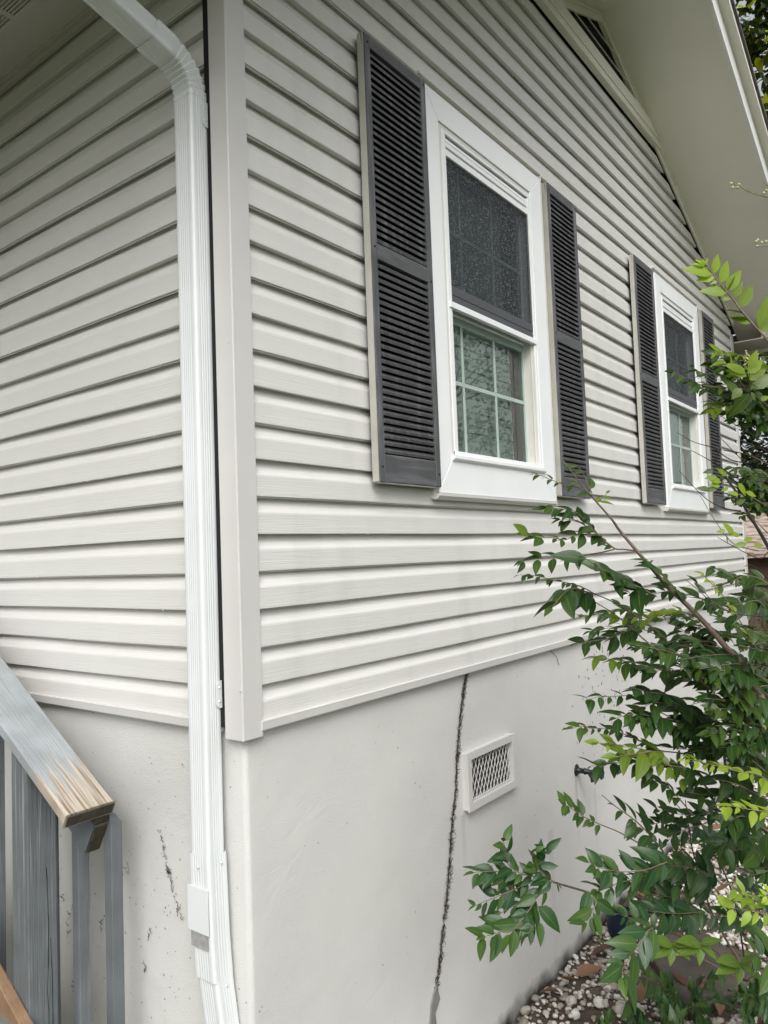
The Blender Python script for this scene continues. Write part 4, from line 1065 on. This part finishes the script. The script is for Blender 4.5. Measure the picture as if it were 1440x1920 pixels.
for i in range(30):      # right border thicket
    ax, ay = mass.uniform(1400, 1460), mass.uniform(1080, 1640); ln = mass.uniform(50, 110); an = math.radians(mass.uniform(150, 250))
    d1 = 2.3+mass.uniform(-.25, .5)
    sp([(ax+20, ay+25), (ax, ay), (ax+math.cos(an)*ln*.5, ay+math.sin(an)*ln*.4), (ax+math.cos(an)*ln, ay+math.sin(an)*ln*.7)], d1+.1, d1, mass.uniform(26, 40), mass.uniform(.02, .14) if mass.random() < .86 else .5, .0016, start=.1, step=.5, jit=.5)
sp([(1440, 1250), (1393, 1173), (1370, 1135), (1348, 1108), (1330, 1090), (1319, 1078)], 1.95, 1.9, 18, .75, .0016, start=.25, step=1.1, newtip=.2)
A.branch([(1460, 1156), (1440, 1155), (1383, 1152), (1340, 1133), (1310, 1107), (1287, 1088)], 2.0, 1.95, .0018, .0007, dark=True)
sp([(1383, 1152), (1355, 1140), (1330, 1130), (1312, 1122)], 2.0, 2.0, 36, .05, .0012, step=.5, shape=LS_LONG)
sp([(1340, 1133), (1322, 1112), (1308, 1095)], 1.98, 1.96, 34, .05, .0012, step=.7, shape=LS_LONG)
sp([(1460, 1110), (1425, 1085), (1395, 1080), (1370, 1092), (1356, 1096)], 2.1, 2.1, 26, .12, .0016, step=.55)
# upper right, near the camera: lime-green shoots
DU = 1.62
U1 = A.branch([(1490, 760), (1465, 690), (1440, 640), (1409, 605), (1386, 577), (1373, 559), (1359, 543), (1340, 518), (1323, 495)], DU, DU, .0030, .0011)
def L2(x0, y0, x1, y1, tint, d=DU, n=(-.45, -.55, .7), shp=LS_OVAL, fold=.15, curl=.12, dd=0.0):
    a_, b_ = at(x0, y0, d), at(x1, y1, d+dd); add_leaf(A.leaf, a_, b_-a_, n, float(np.linalg.norm(b_-a_)), tint, shp, fold, curl)
vf = (-.55, -.75, .25)
for q_ in [(1337, 514, 1281, 500, .72), (1340, 520, 1306, 525, .74), (1345, 527, 1330, 532, .66), (1338, 512, 1348, 475, .75), (1352, 530, 1366, 487, .72), (1362, 545, 1392, 505, .66), (1362, 545, 1376, 516, .12),
           (1374, 557, 1394, 527, .40), (1386, 575, 1415, 532, .42), (1364, 548, 1312, 543, .52), (1370, 560, 1350, 560, .45), (1393, 588, 1353, 577, .10), (1402, 598, 1354, 592, .12), (1408, 605, 1372, 595, .42), (1425, 620, 1444, 552, .45), (1425, 622, 1462, 590, .4)]:
    L2(*q_, n=vf if q_[4] > .2 else (-.1, -.2, 1), curl=.1)
for (dx, dy) in [(-22, -4), (-18, -12), (-6, -14), (6, -15), (-14, 2), (4, -6)]: L2(1322, 497, 1322+dx, 497+dy, .98, n=vf, shp=LS_LONG)
D2 = 1.75
b1 = A.branch([(1500, 830), (1440, 763), (1405, 738), (1379, 720), (1360, 706), (1340, 700), (1322, 704)], D2, D2-.03, .0030, .0009, dark=True)
sp([(1405, 738), (1386, 728), (1360, 727), (1337, 725), (1309, 720), (1282, 707), (1262, 697)], D2, D2-.05, 26, .12, .0014, start=.15, step=.75, jit=.6)
sp([(1379, 720), (1360, 706), (1338, 702), (1318, 700), (1300, 690)], D2, D2-.05, 26, .10, .0014, start=.1, step=.6, jit=.5)
sp([(1405, 738), (1385, 712), (1372, 697), (1362, 682), (1355, 672), (1343, 657)], D2, D2-.02, 28, .55, .0014, start=.3, step=.55, newtip=.35, jit=.7, face=vf)
sp([(1410, 745), (1380, 750), (1360, 745), (1338, 735)], D2, D2, 34, .12, .0014, start=.1, step=.5, jit=.6)
A.branch([(1405, 738), (1406, 715), (1404, 690), (1398, 665)], D2, D2, .0016, .001)
for k in range(46):
    t_ = mass.random(); x_, y_ = 1398+6*t_+mass.uniform(-6, 6)*(.4+t_), 660+34*t_+mass.uniform(-2, 2)
    p_ = at(x_, y_, D2+mass.uniform(-.01, .01)); A.bud.lathe(p_, (mass.uniform(-1, 1), mass.uniform(-1, 1), 1), [(0, .0006), (.0015, .0022), (.0035, .0018), (.0045, .0005)], 6)
for q_ in [(1398, 700, 1360, 678, .78), (1400, 706, 1366, 690, .62), (1402, 700, 1434, 672, .80), (1405, 712, 1440, 690, .5), (1404, 690, 1424, 655, .75), (1410, 720, 1445, 700, .25), (1408, 728, 1440, 712, .3), (1385, 742, 1360, 705, .15), (1395, 742, 1375, 738, .08),
           (1412, 742, 1385, 760, .10), (1405, 738, 1370, 782, .10), (1430, 755, 1418, 725, .12), (1425, 750, 1445, 742, .7)]:
    L2(*q_, d=D2-.03, n=vf, curl=.2)
for q_ in [(1390, 728, 1372, 748, .25), (1408, 735, 1418, 752, .25), (1420, 730, 1440, 700, .2)]: L2(*q_, d=D2-.06, n=(-.5, -.6, .6), shp=leaf_shape(6, .36))
for i in range(8):
    ax, ay = mass.uniform(1425, 1450), mass.uniform(660, 800); sp([(ax+25, ay+15), (ax, ay), (ax-mass.uniform(20, 40), ay-mass.uniform(-10, 30))], D2+.1, D2+.05, 30, mass.choice([.1, .15, .6]), .0014, step=.5, jit=.7)
for i in range(16):
    ax, ay = mass.uniform(1375, 1440), mass.uniform(660, 790); an = math.radians(mass.uniform(160, 215)); ln = mass.uniform(40, 80)
    sp([(ax+22, ay+14), (ax, ay), (ax+math.cos(an)*ln, ay+math.sin(an)*ln*.6)], D2+.15, D2+.08, mass.uniform(24, 32), mass.choice([.05, .1, .15, .2, .55]), .0013, step=.55, jit=.7)
for i in range(16):
    ax, ay = mass.uniform(1370, 1450), mass.uniform(1190, 1400); an = math.radians(mass.uniform(165, 235)); ln = mass.uniform(45, 85)
    sp([(ax+22, ay+14), (ax, ay), (ax+math.cos(an)*ln, ay+math.sin(an)*ln*.6)], 1.98, 1.9, mass.uniform(26, 38), mass.choice([.02, .08, .12, .2]), .0014, step=.5, jit=.6)
# bare twigs
for px in [[(1460, 846), (1440, 834), (1400, 808), (1355, 782), (1323, 752)], [(1460, 920), (1440, 903), (1397, 868), (1358, 828), (1330, 800)], [(1470, 812), (1440, 793), (1400, 770), (1365, 752)],
           [(1400, 868), (1370, 862), (1337, 840), (1314, 833), (1295, 826), (1269, 811)], [(1370, 890), (1344, 871), (1307, 850), (1293, 843)], [(1440, 870), (1400, 852), (1360, 845), (1337, 840)],
           [(1440, 800), (1418, 780)], [(1395, 961), (1357, 952), (1328, 938), (1298, 910), (1273, 882)], [(1460, 906), (1420, 902), (1385, 893), (1357, 890)], [(1440, 950), (1400, 925), (1357, 890)], [(1423, 1033), (1383, 1023), (1363, 1007), (1340, 975), (1312, 928)],
           [(1440, 1035), (1423, 1047), (1373, 1023), (1345, 1007)], [(1363, 1007), (1364, 1018)], [(1440, 1000), (1425, 985), (1400, 960)], [(1440, 1085), (1410, 1060), (1396, 1062)]]:
    A.branch(px, 1.95, 1.9, .0016, .0006, dark=mass.random() < .7)
A.branch([(1490, 1120), (1440, 1025), (1420, 990), (1400, 957), (1382, 925), (1357, 890), (1343, 872), (1341, 862), (1352, 840)], 1.9, 1.85, .0052, .0014, dark=True)
for q_ in [(1352, 905, 1325, 893, .9), (1350, 912, 1330, 908, .8), (1362, 893, 1345, 875, .85), (1366, 915, 1352, 920, .8), (1384, 906, 1402, 930, .85), (1398, 922, 1420, 930, .8), (1385, 928, 1365, 922, .7), (1375, 1002, 1357, 978, .7), (1386, 1006, 1366, 996, .6), (1360, 995, 1344, 997, .85),
           (1394, 1014, 1415, 1008, .7), (1413, 1022, 1434, 1022, .65), (1400, 1020, 1376, 1022, .5), (1338, 882, 1318, 886, .1), (1330, 918, 1306, 914, .12), (1345, 915, 1322, 920, .1), (1380, 945, 1400, 935, .12), (1420, 890, 1405, 905, .1), (1345, 895, 1322, 896, .95)]:
    L2(*q_, d=1.86, n=vf, curl=.15)
for i in range(16):
    ax, ay = mass.uniform(1390, 1450), mass.uniform(880, 960); sp([(ax+20, ay+12), (ax, ay), (ax-mass.uniform(20, 40), ay-mass.uniform(-10, 15))], 2.2, 2.1, 22, mass.uniform(.05, .2), .001, step=.6, jit=.7)
# flower-bud twigs against the soffit
for px in [[(1500, 378), (1440, 370), (1405, 360), (1388, 350), (1374, 345)], [(1480, 470), (1440, 462), (1420, 462)], [(1470, 365), (1445, 352), (1432, 342)]]:
    A.branch(px, 1.6, 1.58, .0011, .0006)
for (x_, y_) in [(1371, 344), (1374, 352), (1383, 352), (1386, 346), (1418, 453), (1421, 450), (1428, 455), (1436, 453), (1420, 462), (1437, 357), (1432, 362)]:
    A.bud.lathe(at(x_, y_, 1.59), (.2, .1, 1), [(-.003, .0008), (-.0015, .0026), (.0008, .0030), (.003, .0012)], 8)
L2(1395, 352, 1414, 362, .35, d=1.58, n=(-.3, -.4, 1))

base = at(1550, 2330, 2.2)
shr = thing('tall_shrub', 'tall leggy shrub with thick slanting stem and lime new shoots reaching towards the far window', 'shrub', (float(base[0]), float(base[1]), GZ))
# run the trunk down to the soil
A.stem.tube([base, (base[0]+.02, base[1]+.01, (base[2]+GZ)/2), (base[0]+.03, base[1]+.02, GZ-.02)], [.017, .018, .022], 10)
st1 = obj('stem', A.stem, M['bark'], shr, smooth=True)
pieces('bare_twig', A.stem2, M['bark_dark'], shr, smooth=True)
obj('foliage', A.leaf, M['leaf'], shr, smooth=True)
obj('flower_buds', A.bud, M['bud'], shr, smooth=True)

# ---- low dark shrub in front of the tap, twigs spreading left
B = Shrub(9); sp = B.spray
rootB = on_z(1395, 1830, GZ); dB = float(RM[2] @ (rootB-CAM))
B.branch([(1395, 1830), (1384, 1800), (1366, 1770), (1348, 1738), (1313, 1686), (1273, 1640), (1251, 1616), (1242, 1595), (1218, 1565), (1189, 1537), (1154, 1512), (1129, 1491)], dB, 2.2, .0060, .0010)
B.branch([(1395, 1830), (1350, 1800), (1300, 1770), (1270, 1752), (1245, 1746), (1225, 1738), (1180, 1712), (1143, 1692), (1101, 1673), (1065, 1662), (1041, 1655), (1036, 1652)], dB, 1.9, .0060, .0022)
B.branch([(1384, 1800), (1350, 1740), (1330, 1700), (1318, 1650), (1300, 1600), (1290, 1540), (1285, 1500)], dB, 2.5, .0045, .0015, dark=True)
B.branch([(1400, 1830), (1380, 1700), (1350, 1620), (1310, 1560), (1262, 1500), (1240, 1470)], dB, 2.5, .004, .0012, dark=True)
d3 = 1.95
# left-hand cluster against the stucco
cl = dict(jit=.55, step=.50)
vc = (-.5, -.75, .55)
sp([(1036, 1652), (1020, 1640), (1008, 1628), (998, 1613), (1000, 1600)], d3, d3-.05, 34, .10, .0016, face=vc, **cl)
sp([(1030, 1650), (1010, 1630), (1018, 1612), (1022, 1595)], d3, d3-.03, 30, .10, .0014, face=vc, **cl)
sp([(1020, 1647), (985, 1640), (965, 1632), (952, 1618), (948, 1595), (944, 1578)], d3, d3-.05, 32, .12, .0016, face=vc, start=.2, **cl)
sp([(985, 1640), (960, 1640), (935, 1634), (912, 1634), (890, 1636)], d3, d3-.05, 32, .12, .0014, face=vc, start=.1, **cl)
sp([(1000, 1650), (970, 1665), (935, 1680), (910, 1690), (892, 1698)], d3, d3-.05, 32, .10, .0014, face=vc, start=.1, **cl)
sp([(1036, 1652), (1022, 1665), (1007, 1682), (995, 1702), (982, 1719), (968, 1738), (957, 1752)], d3, d3-.08, 44, .13, .0018, face=vc, step=.42, jit=.45, start=.15, taper=.95)
sp([(1010, 1680), (985, 1690), (960, 1700), (940, 1712), (920, 1730)], d3, d3-.05, 38, .12, .0014, face=vc, **cl)
sp([(975, 1640), (960, 1660), (940, 1668), (920, 1665)], d3, d3-.02, 34, .08, .0014, face=vc, **cl)
sp([(970, 1735), (945, 1745), (925, 1752), (910, 1755)], d3-.05, d3-.1, 42, .15, .0014, face=vc, **cl)
sp([(1005, 1690), (1010, 1710), (1003, 1730), (990, 1750)], d3, d3-.08, 40, .08, .0014, face=vc, **cl)
sp([(1041, 1655), (1047, 1660)], d3, d3, 16, .1, .001)
# twig and leaf fans
sp([(1251, 1600), (1234, 1600), (1189, 1576), (1160, 1560), (1126, 1546), (1100, 1534), (1083, 1524), (1068, 1514), (1057, 1508)], 2.2, 2.0, 27, .20, .0022, start=.60, step=.55, jit=.5, face=vc)
sp([(1218, 1565), (1189, 1537), (1172, 1524), (1154, 1512)], 2.15, 2.1, 34, .08, .0010, step=.42, jit=.6, face=vc)
sp([(1251, 1616), (1235, 1622), (1214, 1630), (1185, 1634), (1159, 1634), (1138, 1630), (1118, 1625), (1104, 1616)], 2.1, 1.95, 42, .09, .0020, step=.42, jit=.4, face=vc, droop=.1)
sp([(1214, 1640), (1185, 1650), (1160, 1655), (1140, 1665), (1118, 1668)], 2.1, 1.98, 36, .07, .0014, step=.5, jit=.55, face=vc)
sp([(1110, 1678), (1118, 1692), (1112, 1705), (1108, 1717), (1100, 1730)], 1.95, 1.9, 38, .16, .0014, step=.45, jit=.35, face=vc)
sp([(1225, 1738), (1205, 1728), (1185, 1722), (1165, 1715)], 2.05, 2.0, 34, .09, .0014, step=.45, jit=.6, face=vc)
sp([(1225, 1740), (1214, 1746), (1201, 1765), (1189, 1781), (1178, 1800), (1168, 1816), (1166, 1832)], 1.98, 1.85, 46, .15, .0016, step=.48, jit=.35, face=vc, taper=.95)
sp([(1319, 1709), (1290, 1712), (1265, 1713), (1235, 1710), (1202, 1706)], 2.4, 2.2, 38, .04, .0016, step=.36, jit=.5, face=vc, droop=.5)
sp([(1290, 1690), (1262, 1682), (1240, 1680), (1222, 1678)], 2.4, 2.3, 38, .04, .0014, step=.36, jit=.6, face=vc, droop=.6)
sp([(1330, 1640), (1300, 1628), (1265, 1624), (1235, 1620)], 2.4, 2.3, 36, .05, .0014, step=.42, jit=.6, face=vc)
sp([(1342, 1521), (1300, 1528), (1264, 1525), (1248, 1520), (1236, 1519)], 2.4, 2.3, 29, .06, .0014, step=.55, jit=.5, face=vc)
sp([(1330, 1540), (1310, 1548), (1285, 1555), (1263, 1565), (1250, 1580)], 2.4, 2.3, 30, .05, .0014, step=.5, jit=.5, face=vc)
sp([(1270, 1545), (1250, 1540), (1225, 1545), (1210, 1540)], 2.4, 2.3, 30, .05, .0012, step=.5, jit=.5, face=vc)
sp([(1240, 1590), (1228, 1580), (1222, 1570)], 2.2, 2.2, 22, .05, .0010, step=.4, face=vc)
for (cx, cy) in [(1313, 1769), (1388, 1805), (1260, 1770)]:
    for k in range(5):
        a_ = math.radians([155, 200, 265, 325, 30][k]+mass.uniform(-12, 12)); dpt = 2.05
        p0, p1 = at(cx, cy, dpt), at(cx+math.cos(a_)*46, cy-math.sin(a_)*34+8, dpt-.03)
        add_leaf(B.leaf, p0, p1-p0, (-.3, -.5, .9), float(np.linalg.norm(p1-p0)), .22, LS_OVAL, .2, .15)
    B.branch([(cx, cy), (cx+30, cy+15), (1400, 1840)], 2.05, 2.4, .0016, .003)
sp([(1470, 1715), (1430, 1710), (1390, 1705), (1365, 1702)], 2.05, 2.0, 30, .72, .0014, start=.3, step=.6, jit=.6, face=vc)
sp([(1470, 1705), (1440, 1694), (1405, 1684), (1385, 1672), (1374, 1662)], 2.05, 2.0, 28, .45, .0014, start=.3, step=.5, jit=.6, face=vc)
sp([(1480, 1690), (1455, 1682), (1432, 1680)], 2.0, 2.0, 20, .95, .0014, step=.6, face=vc)
sp([(1460, 1810), (1430, 1795), (1410, 1785)], 2.0, 1.95, 48, .18, .0014, step=.5, jit=.5, face=vc)
for i in range(13):     # inner thicket of the low shrub, down to the frame edge
    ax, ay = mass.uniform(1250, 1460), mass.uniform(1560, 1760)
    if ax < 1330 and ay < 1600: continue
    an = math.radians(mass.uniform(150, 260)); ln = mass.uniform(40, 90); d1 = 2.5+mass.uniform(-.25, .3)
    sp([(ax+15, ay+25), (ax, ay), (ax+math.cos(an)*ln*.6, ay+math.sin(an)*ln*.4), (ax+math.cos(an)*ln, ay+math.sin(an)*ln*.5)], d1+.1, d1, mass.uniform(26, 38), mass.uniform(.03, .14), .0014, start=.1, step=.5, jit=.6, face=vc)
shb = thing('low_shrub', 'low dark-green shrub spreading over the white gravel beside the foundation', 'shrub', (float(rootB[0]), float(rootB[1]), GZ))
obj('stem', B.stem, M['bark'], shb, smooth=True)
pieces('bare_twig', B.stem2, M['bark_dark'], shb, smooth=True)
obj('foliage', B.leaf, M['leaf2'], shb, smooth=True)

# ---- creeping seedlings at the bottom right
Cc = Shrub(14)
c0 = on_z(1330, 1960, GZ)
for i in range(22):
    x_, y_ = mass.uniform(1110, 1450), mass.uniform(1800, 1990)
    if y_ < 1850 and x_ < 1180: continue
    dg = float(RM[2] @ (on_z(x_, y_+60, GZ)-CAM)); dg = min(dg, 3.4)
    dd_ = dg*mass.uniform(.80, .97)
    Cc.spray([(x_+mass.uniform(-20, 20), y_+70), (x_+mass.uniform(-20, 20), y_+45), (x_+mass.uniform(-45, 45), y_+15)], dg, dd_, mass.choice([22, 26, 30, 34]), mass.uniform(.03, .20), .0014, start=.1, step=.6, jit=.6, face=vc)
shc = thing('ground_seedlings', 'small leafy seedlings growing through the gravel at the bottom right', 'plants', (float(c0[0]), float(c0[1]), GZ))
obj('stem', Cc.stem, M['bark'], shc, smooth=True); obj('foliage', Cc.leaf, M['leaf2'], shc, smooth=True)

# ---- fallen leaves, each one its own
lv = []
for k in range(4):
    mb = MB(); add_leaf(mb, (0, 0, 0), (1, 0, 0), (0, 0, 1), .11, (.1, .4, .75, 1.0)[k], leaf_shape(6, .25), .5, (-.25, .3, -.4, .15)[k])
    lv.append(mb)
protos = []
spots = [(1075, 1800), (1110, 1775), (1150, 1765), (1170, 1740), (1240, 1735), (1260, 1755), (1120, 1820), (1060, 1840), (1290, 1870), (1310, 1880), (1270, 1720), (1180, 1690), (1390, 1720), (1400, 1770), (1340, 1690),
         (1360, 1540), (1375, 1520), (1400, 1900), (1200, 1900), (1250, 1660), (1225, 1680), (1020, 1870), (1420, 1520), (1330, 1570), (1130, 1790), (1190, 1760), (1090, 1860), (1350, 1900)]
for i, (x_, y_) in enumerate(spots):
    if i < 4: o = obj('fallen_leaf', lv[i], M['deadleaf'], smooth=True); protos.append(o)
    else: o = protos[i % 4].copy(); COL.objects.link(o)
    p_ = on_z(x_, y_, GZ); o.location = (float(p_[0]), min(float(p_[1]), -.07), GZ+.038+rnd.uniform(0, .012)); o.rotation_euler = (rnd.uniform(-.4, .4), rnd.uniform(-.35, .1), rnd.uniform(0, 6.28))
    s_ = rnd.uniform(.75, 1.25); o.scale = (s_, s_, s_)
    tag(o, 'dry brown curled leaf lying on the white gravel', 'leaf', 'fallen brown leaves on the gravel')

# ---- dark bucket tucked against the wall
pb = on_z(1160, 1772, GZ)
mb = MB(); mb.lathe((0, 0, 0), (0, 0, 1), [(0, .052), (.01, .056), (.10, .064), (.104, .069), (.112, .069), (.113, .063), (.02, .052)], 28)
bk = obj('plant_pot', mb, M['plastic_blue'], smooth=False); bk.location = (float(pb[0])+.06, -.085, GZ+.02); bk.rotation_euler = (.0, .12, 0)
tag(bk, 'dark navy plastic pot on the gravel against the foundation wall', 'pot')

# ---- dead vine on the crack and its remains
def tendrils(mb, path3, normal, n, seg, spread, rr, rng):
    path3 = [Vector(p) for p in path3]; normal = Vector(normal)
    tang_all = (path3[-1]-path3[0]).normalized(); side = tang_all.cross(normal).normalized()
    for i in range(n):
        f = rng.random()*(len(path3)-1); k = int(f); p = path3[k].lerp(path3[min(k+1, len(path3)-1)], f-k)
        gap = mnoise.noise(Vector((f*2.3, 1.7, 0)))
        if gap < -.9: continue
        p = p+side*rng.gauss(0, spread)
        a = rng.uniform(0, 6.28); pts = [p+normal*.001]
        for j in range(rng.randint(2, 4)):
            a += rng.uniform(-1.2, 1.2); pts.append(pts[-1]+(side*math.cos(a)+tang_all*math.sin(a)*1.2)*seg*rng.uniform(.5, 1.2)+normal*rng.uniform(-.001, .003))
        mb.tube(pts, [rr*rng.uniform(.6, 1.3)]*len(pts), 4)
vr = random.Random(5)
crack = [(875, 1262), (868, 1300), (862, 1350), (858, 1400), (856, 1450), (851, 1510), (846, 1560), (843, 1620), (838, 1680), (832, 1730), (826, 1790), (818, 1850)]
cp = [on_y(x_, y_, FY-.003) for x_, y_ in crack]
mb = MB(); tendrils(mb, cp, (0, -1, 0), 780, .0055, .0042, .00075, vr)
pc_ = catmull(cp, 4); seg_n = 0
for i in range(0, len(pc_)-3, 3):
    if True: mb.tube([Vector(p)+Vector((vr.uniform(-.002, .002), 0, 0)) for p in pc_[i:i+4]], [.0008, .0018, .0014, .0006], 5)
tag(obj('dead_vine', mb, M['vine']), 'dark dried vine clinging in a crooked line up the pale foundation wall', 'dead vine')
mb = MB()
pp = [on_y(*q_, FY-.0035) for q_ in ((818, 1848), (824, 1872), (815, 1900), (818, 1925), (812, 1960), (802, 1960), (806, 1915), (808, 1885), (812, 1865))]
mb.prism([(p[0], p[2]) for p in pp][::-1], lambda p, t: (p[0], t, p[1]), FY-.007, FY+.004)
obj('cement_patch', mb, M['patch'], house)
mb = MB()
lw = [(300, 1560), (308, 1590), (315, 1630), (322, 1650), (330, 1690), (342, 1720)]
tendrils(mb, [on_x(x_, y_, FY-.004) for x_, y_ in lw], (-1, 0, 0), 60, .005, .0038, .0006, vr)
for (x_, y_) in [(140, 1280+430), (128, 1750), (140, 1860), (145, 1890), (272, 1820), (281, 1755), (130, 1722), (118, 1690), (190, 1740), (110, 1650), (240, 1640)]:
    p_ = on_x(x_, y_, FY-.004); tendrils(mb, [p_, p_+np.array([0, 0, .03])], (-1, 0, 0), 8, .004, .0040, .0006, vr)
for i in range(170):
    x_, y_ = vr.uniform(100, 345), vr.uniform(1420, 1915); p_ = on_x(x_, y_, FY-.0035)
    mb.tube([p_, p_+np.array([0, vr.uniform(-.004, .004), vr.uniform(-.006, .006)])], vr.uniform(.0004, .0010), 4)
tag(obj('vine_remains', mb, M['vine'], kind='stuff'), 'scattered black scraps of dried vine on the wall behind the stair railing', 'dead vine')
mb = MB()
for i in range(120):
    x_, y_ = vr.gauss(1150, 42), vr.uniform(1195, 1420); p_ = on_y(x_, y_, FY-.0035); k_ = vr.uniform(.003, .010)
    mb.tube([p_, p_+np.array([vr.uniform(-.3, .3)*k_, 0, k_]), p_+np.array([vr.uniform(-.6, .6)*k_, -.001, 1.6*k_])], vr.uniform(.0006, .0014), 4)
p_ = on_y(1032, 1220, FY-.003); mb.tube([p_, on_y(1040, 1228, FY-.008), on_y(1044, 1232, FY-.008), on_y(1048, 1247, FY-.004)], .0012, 5)
tag(obj('vine_scraps', mb, M['vine'], kind='stuff'), 'small dry vine scraps under the siding above the hose tap', 'dead vine')

# ================================================================== BACKGROUND
def tree(name, label, base, height, crown, trunk_r, nleaf, size, tints, seed, shape=LS_LOW, clumps=60, cat='tree', group=None, leafm='leaf_tree', low=.0):
    R = random.Random(seed); t = thing(name, label, cat, base, group)
    b = Vector(base); cx, cy, cz, rx, ry, rz = crown
    tk = MB(); top = Vector((cx, cy, cz+rz*.3))
    pts = [b.lerp(top, i/6)+Vector((R.uniform(-.1, .1), R.uniform(-.1, .1), 0))*(i > 0) for i in range(7)]
    tk.tube(pts, [trunk_r*(1.15-.9*i/6) for i in range(7)], 10)
    cl = []
    for i in range(clumps):
        while True:
            v = Vector((R.uniform(-1, 1), R.uniform(-1, 1), R.uniform(-1+low, 1)))
            if .25 < v.length < 1: break
        c_ = Vector((cx+v.x*rx, cy+v.y*ry, cz+v.z*rz)); cl.append(c_)
        s0 = pts[R.randint(2, 5)]; m_ = s0.lerp(c_, .5)+Vector((0, 0, R.uniform(-.1, .25)*rz*.3))
        tk.tube([s0, m_, c_], [trunk_r*.28, trunk_r*.16, trunk_r*.05], 5)
    obj('trunk', tk, M['bark_dark'], t, smooth=True)
    lf = MB()
    for i in range(nleaf):
        c_ = R.choice(cl); sp_r = .30*(rx+rz)/2*R.uniform(.3, 1)
        p = c_+Vector((R.gauss(0, .5), R.gauss(0, .5), R.gauss(0, .45)))*sp_r
        d = Vector((R.uniform(-1, 1), R.uniform(-1, 1), R.uniform(-.6, .7))); n = Vector((R.uniform(-.8, .8), R.uniform(-.8, .8), 1))
        add_leaf(lf, p, d, n, size*R.uniform(.6, 1.3), R.choice(tints), shape, .3, R.uniform(-.1, .3))
    obj('crown', lf, M[leafm], t, smooth=True); return t
# magnolia over the far corner (upper right)
c_ = at(1500, 130, 9.0); tree('magnolia_tree', 'magnolia with glossy dark and yellow leaves above the roof edge at upper right', (float(c_[0])+1.2, float(c_[1])-.2, GZ), 9, (float(c_[0])+.5, float(c_[1]), float(c_[2])-.2, 2.0, 2.0, 2.6), .16, 6000, .145, [.0, .0, .0, .02, .03, .03, .04, .05, .05, .08, .08, .12, .14, .85], 31, LS_OVAL, 60)
# dark trees beyond the far corner
c_ = at(1560, 760, 21.0); tree('evergreen_tree', 'dense dark evergreen behind the far corner of the house', (float(c_[0]), float(c_[1]), GZ), 8, (float(c_[0]), float(c_[1]), float(c_[2])+.2, 4.6, 4.6, 3.4), .2, 12000, .26, [.0, .02, .04, .08], 32, LS_LOW, 70)
c_ = at(1500, 1150, 8.5); tree('hedge_bush', 'leafy green bush below the neighbouring tiled roof', (float(c_[0]), float(c_[1]), GZ), 2, (float(c_[0]), float(c_[1]), -.75, 1.5, 1.3, .75), .04, 5000, .085, [.05, .1, .14, .2], 33, LS_LOW, 50, 'bush')
c_ = at(1520, 1330, 6.6); tree('garden_bush', 'bright green bush beyond the end of the foundation wall', (float(c_[0]), float(c_[1])-.3, GZ), 1, (float(c_[0]), float(c_[1])-.3, -1.0, .9, .9, .5), .03, 3500, .06, [.08, .14, .2, .3], 34, LS_LOW, 40, 'bush')
# trees across the garden: what the window panes mirror
for i, (x_, y_, h_) in enumerate([(5.2, -6.5, 2.9), (9.6, -6.0, 2.4), (14.0, -4.2, 2.6)]):
    tree('garden_tree', ['leafy tree mirrored in the panes of the nearer window', 'leafy tree mirrored in the panes of the farther window', 'leafy tree at the end of the garden'][i], (x_, y_, GZ), 7, (x_, y_, h_, 2.5, 2.2, 2.7), .16, 7000, .11, [.03, .06, .1, .16], 41+i, LS_LOW, 60, group='trees across the garden')
# neighbour's house with a tan roof
n0 = at(1392, 1000, 15.0)
nb = thing('neighbouring_house', 'low neighbouring house with tan shingled roof behind the far corner', 'house', (float(n0[0])+3, float(n0[1])-3, GZ))
ez = float(at(1420, 1046, 15)[2]); rz_ = float(at(1420, 966, 17.5)[2])
x0_, y1_ = float(at(1400, 1000, 15)[0]), float(at(1380, 1000, 15)[1])
mb = MB(); fwdx, fwdy = RM[2][0], RM[2][1]
a0 = at(1380, 1046, 15.0); a1 = at(1700, 1046, 15.0); b0 = at(1380, 962, 18.0); b1_ = at(1700, 962, 18.0)
for v_ in (a0, a1): v_[2] = ez
for v_ in (b0, b1_): v_[2] = rz_
th_ = np.array([0, 0, .08])
mb.add([a0, a1, b1_, b0, a0+th_, a1+th_, b1_+th_, b0+th_], [(0, 3, 2, 1), (4, 5, 6, 7), (0, 1, 5, 4), (1, 2, 6, 5), (2, 3, 7, 6), (3, 0, 4, 7)])
rm_ = mat('tan_shingles', (.40, .33, .28), .9, var=.25, vscale=6, col2=(.17, .11, .085), c2scale=3, c2lo=.5, c2hi=.58, c2stretch=(1, 1, 9))
obj('roof', mb, rm_, nb)
mb = MB(); k_ = np.array([fwdx, fwdy, 0])*.35
w0, w1 = a0+k_, a1+k_; dn = np.array([0, 0, GZ-ez]); w2_, w3_ = w1+k_*8, w0+k_*8
mb.add([w0, w1, w2_, w3_, w0+dn, w1+dn, w2_+dn, w3_+dn], [(0, 1, 2, 3), (7, 6, 5, 4), (0, 4, 5, 1), (1, 5, 6, 2), (2, 6, 7, 3), (3, 7, 4, 0)])
obj('wall', mb, mat('brown_brick', (.10, .06, .045), .9, var=.3, vscale=5), nb)
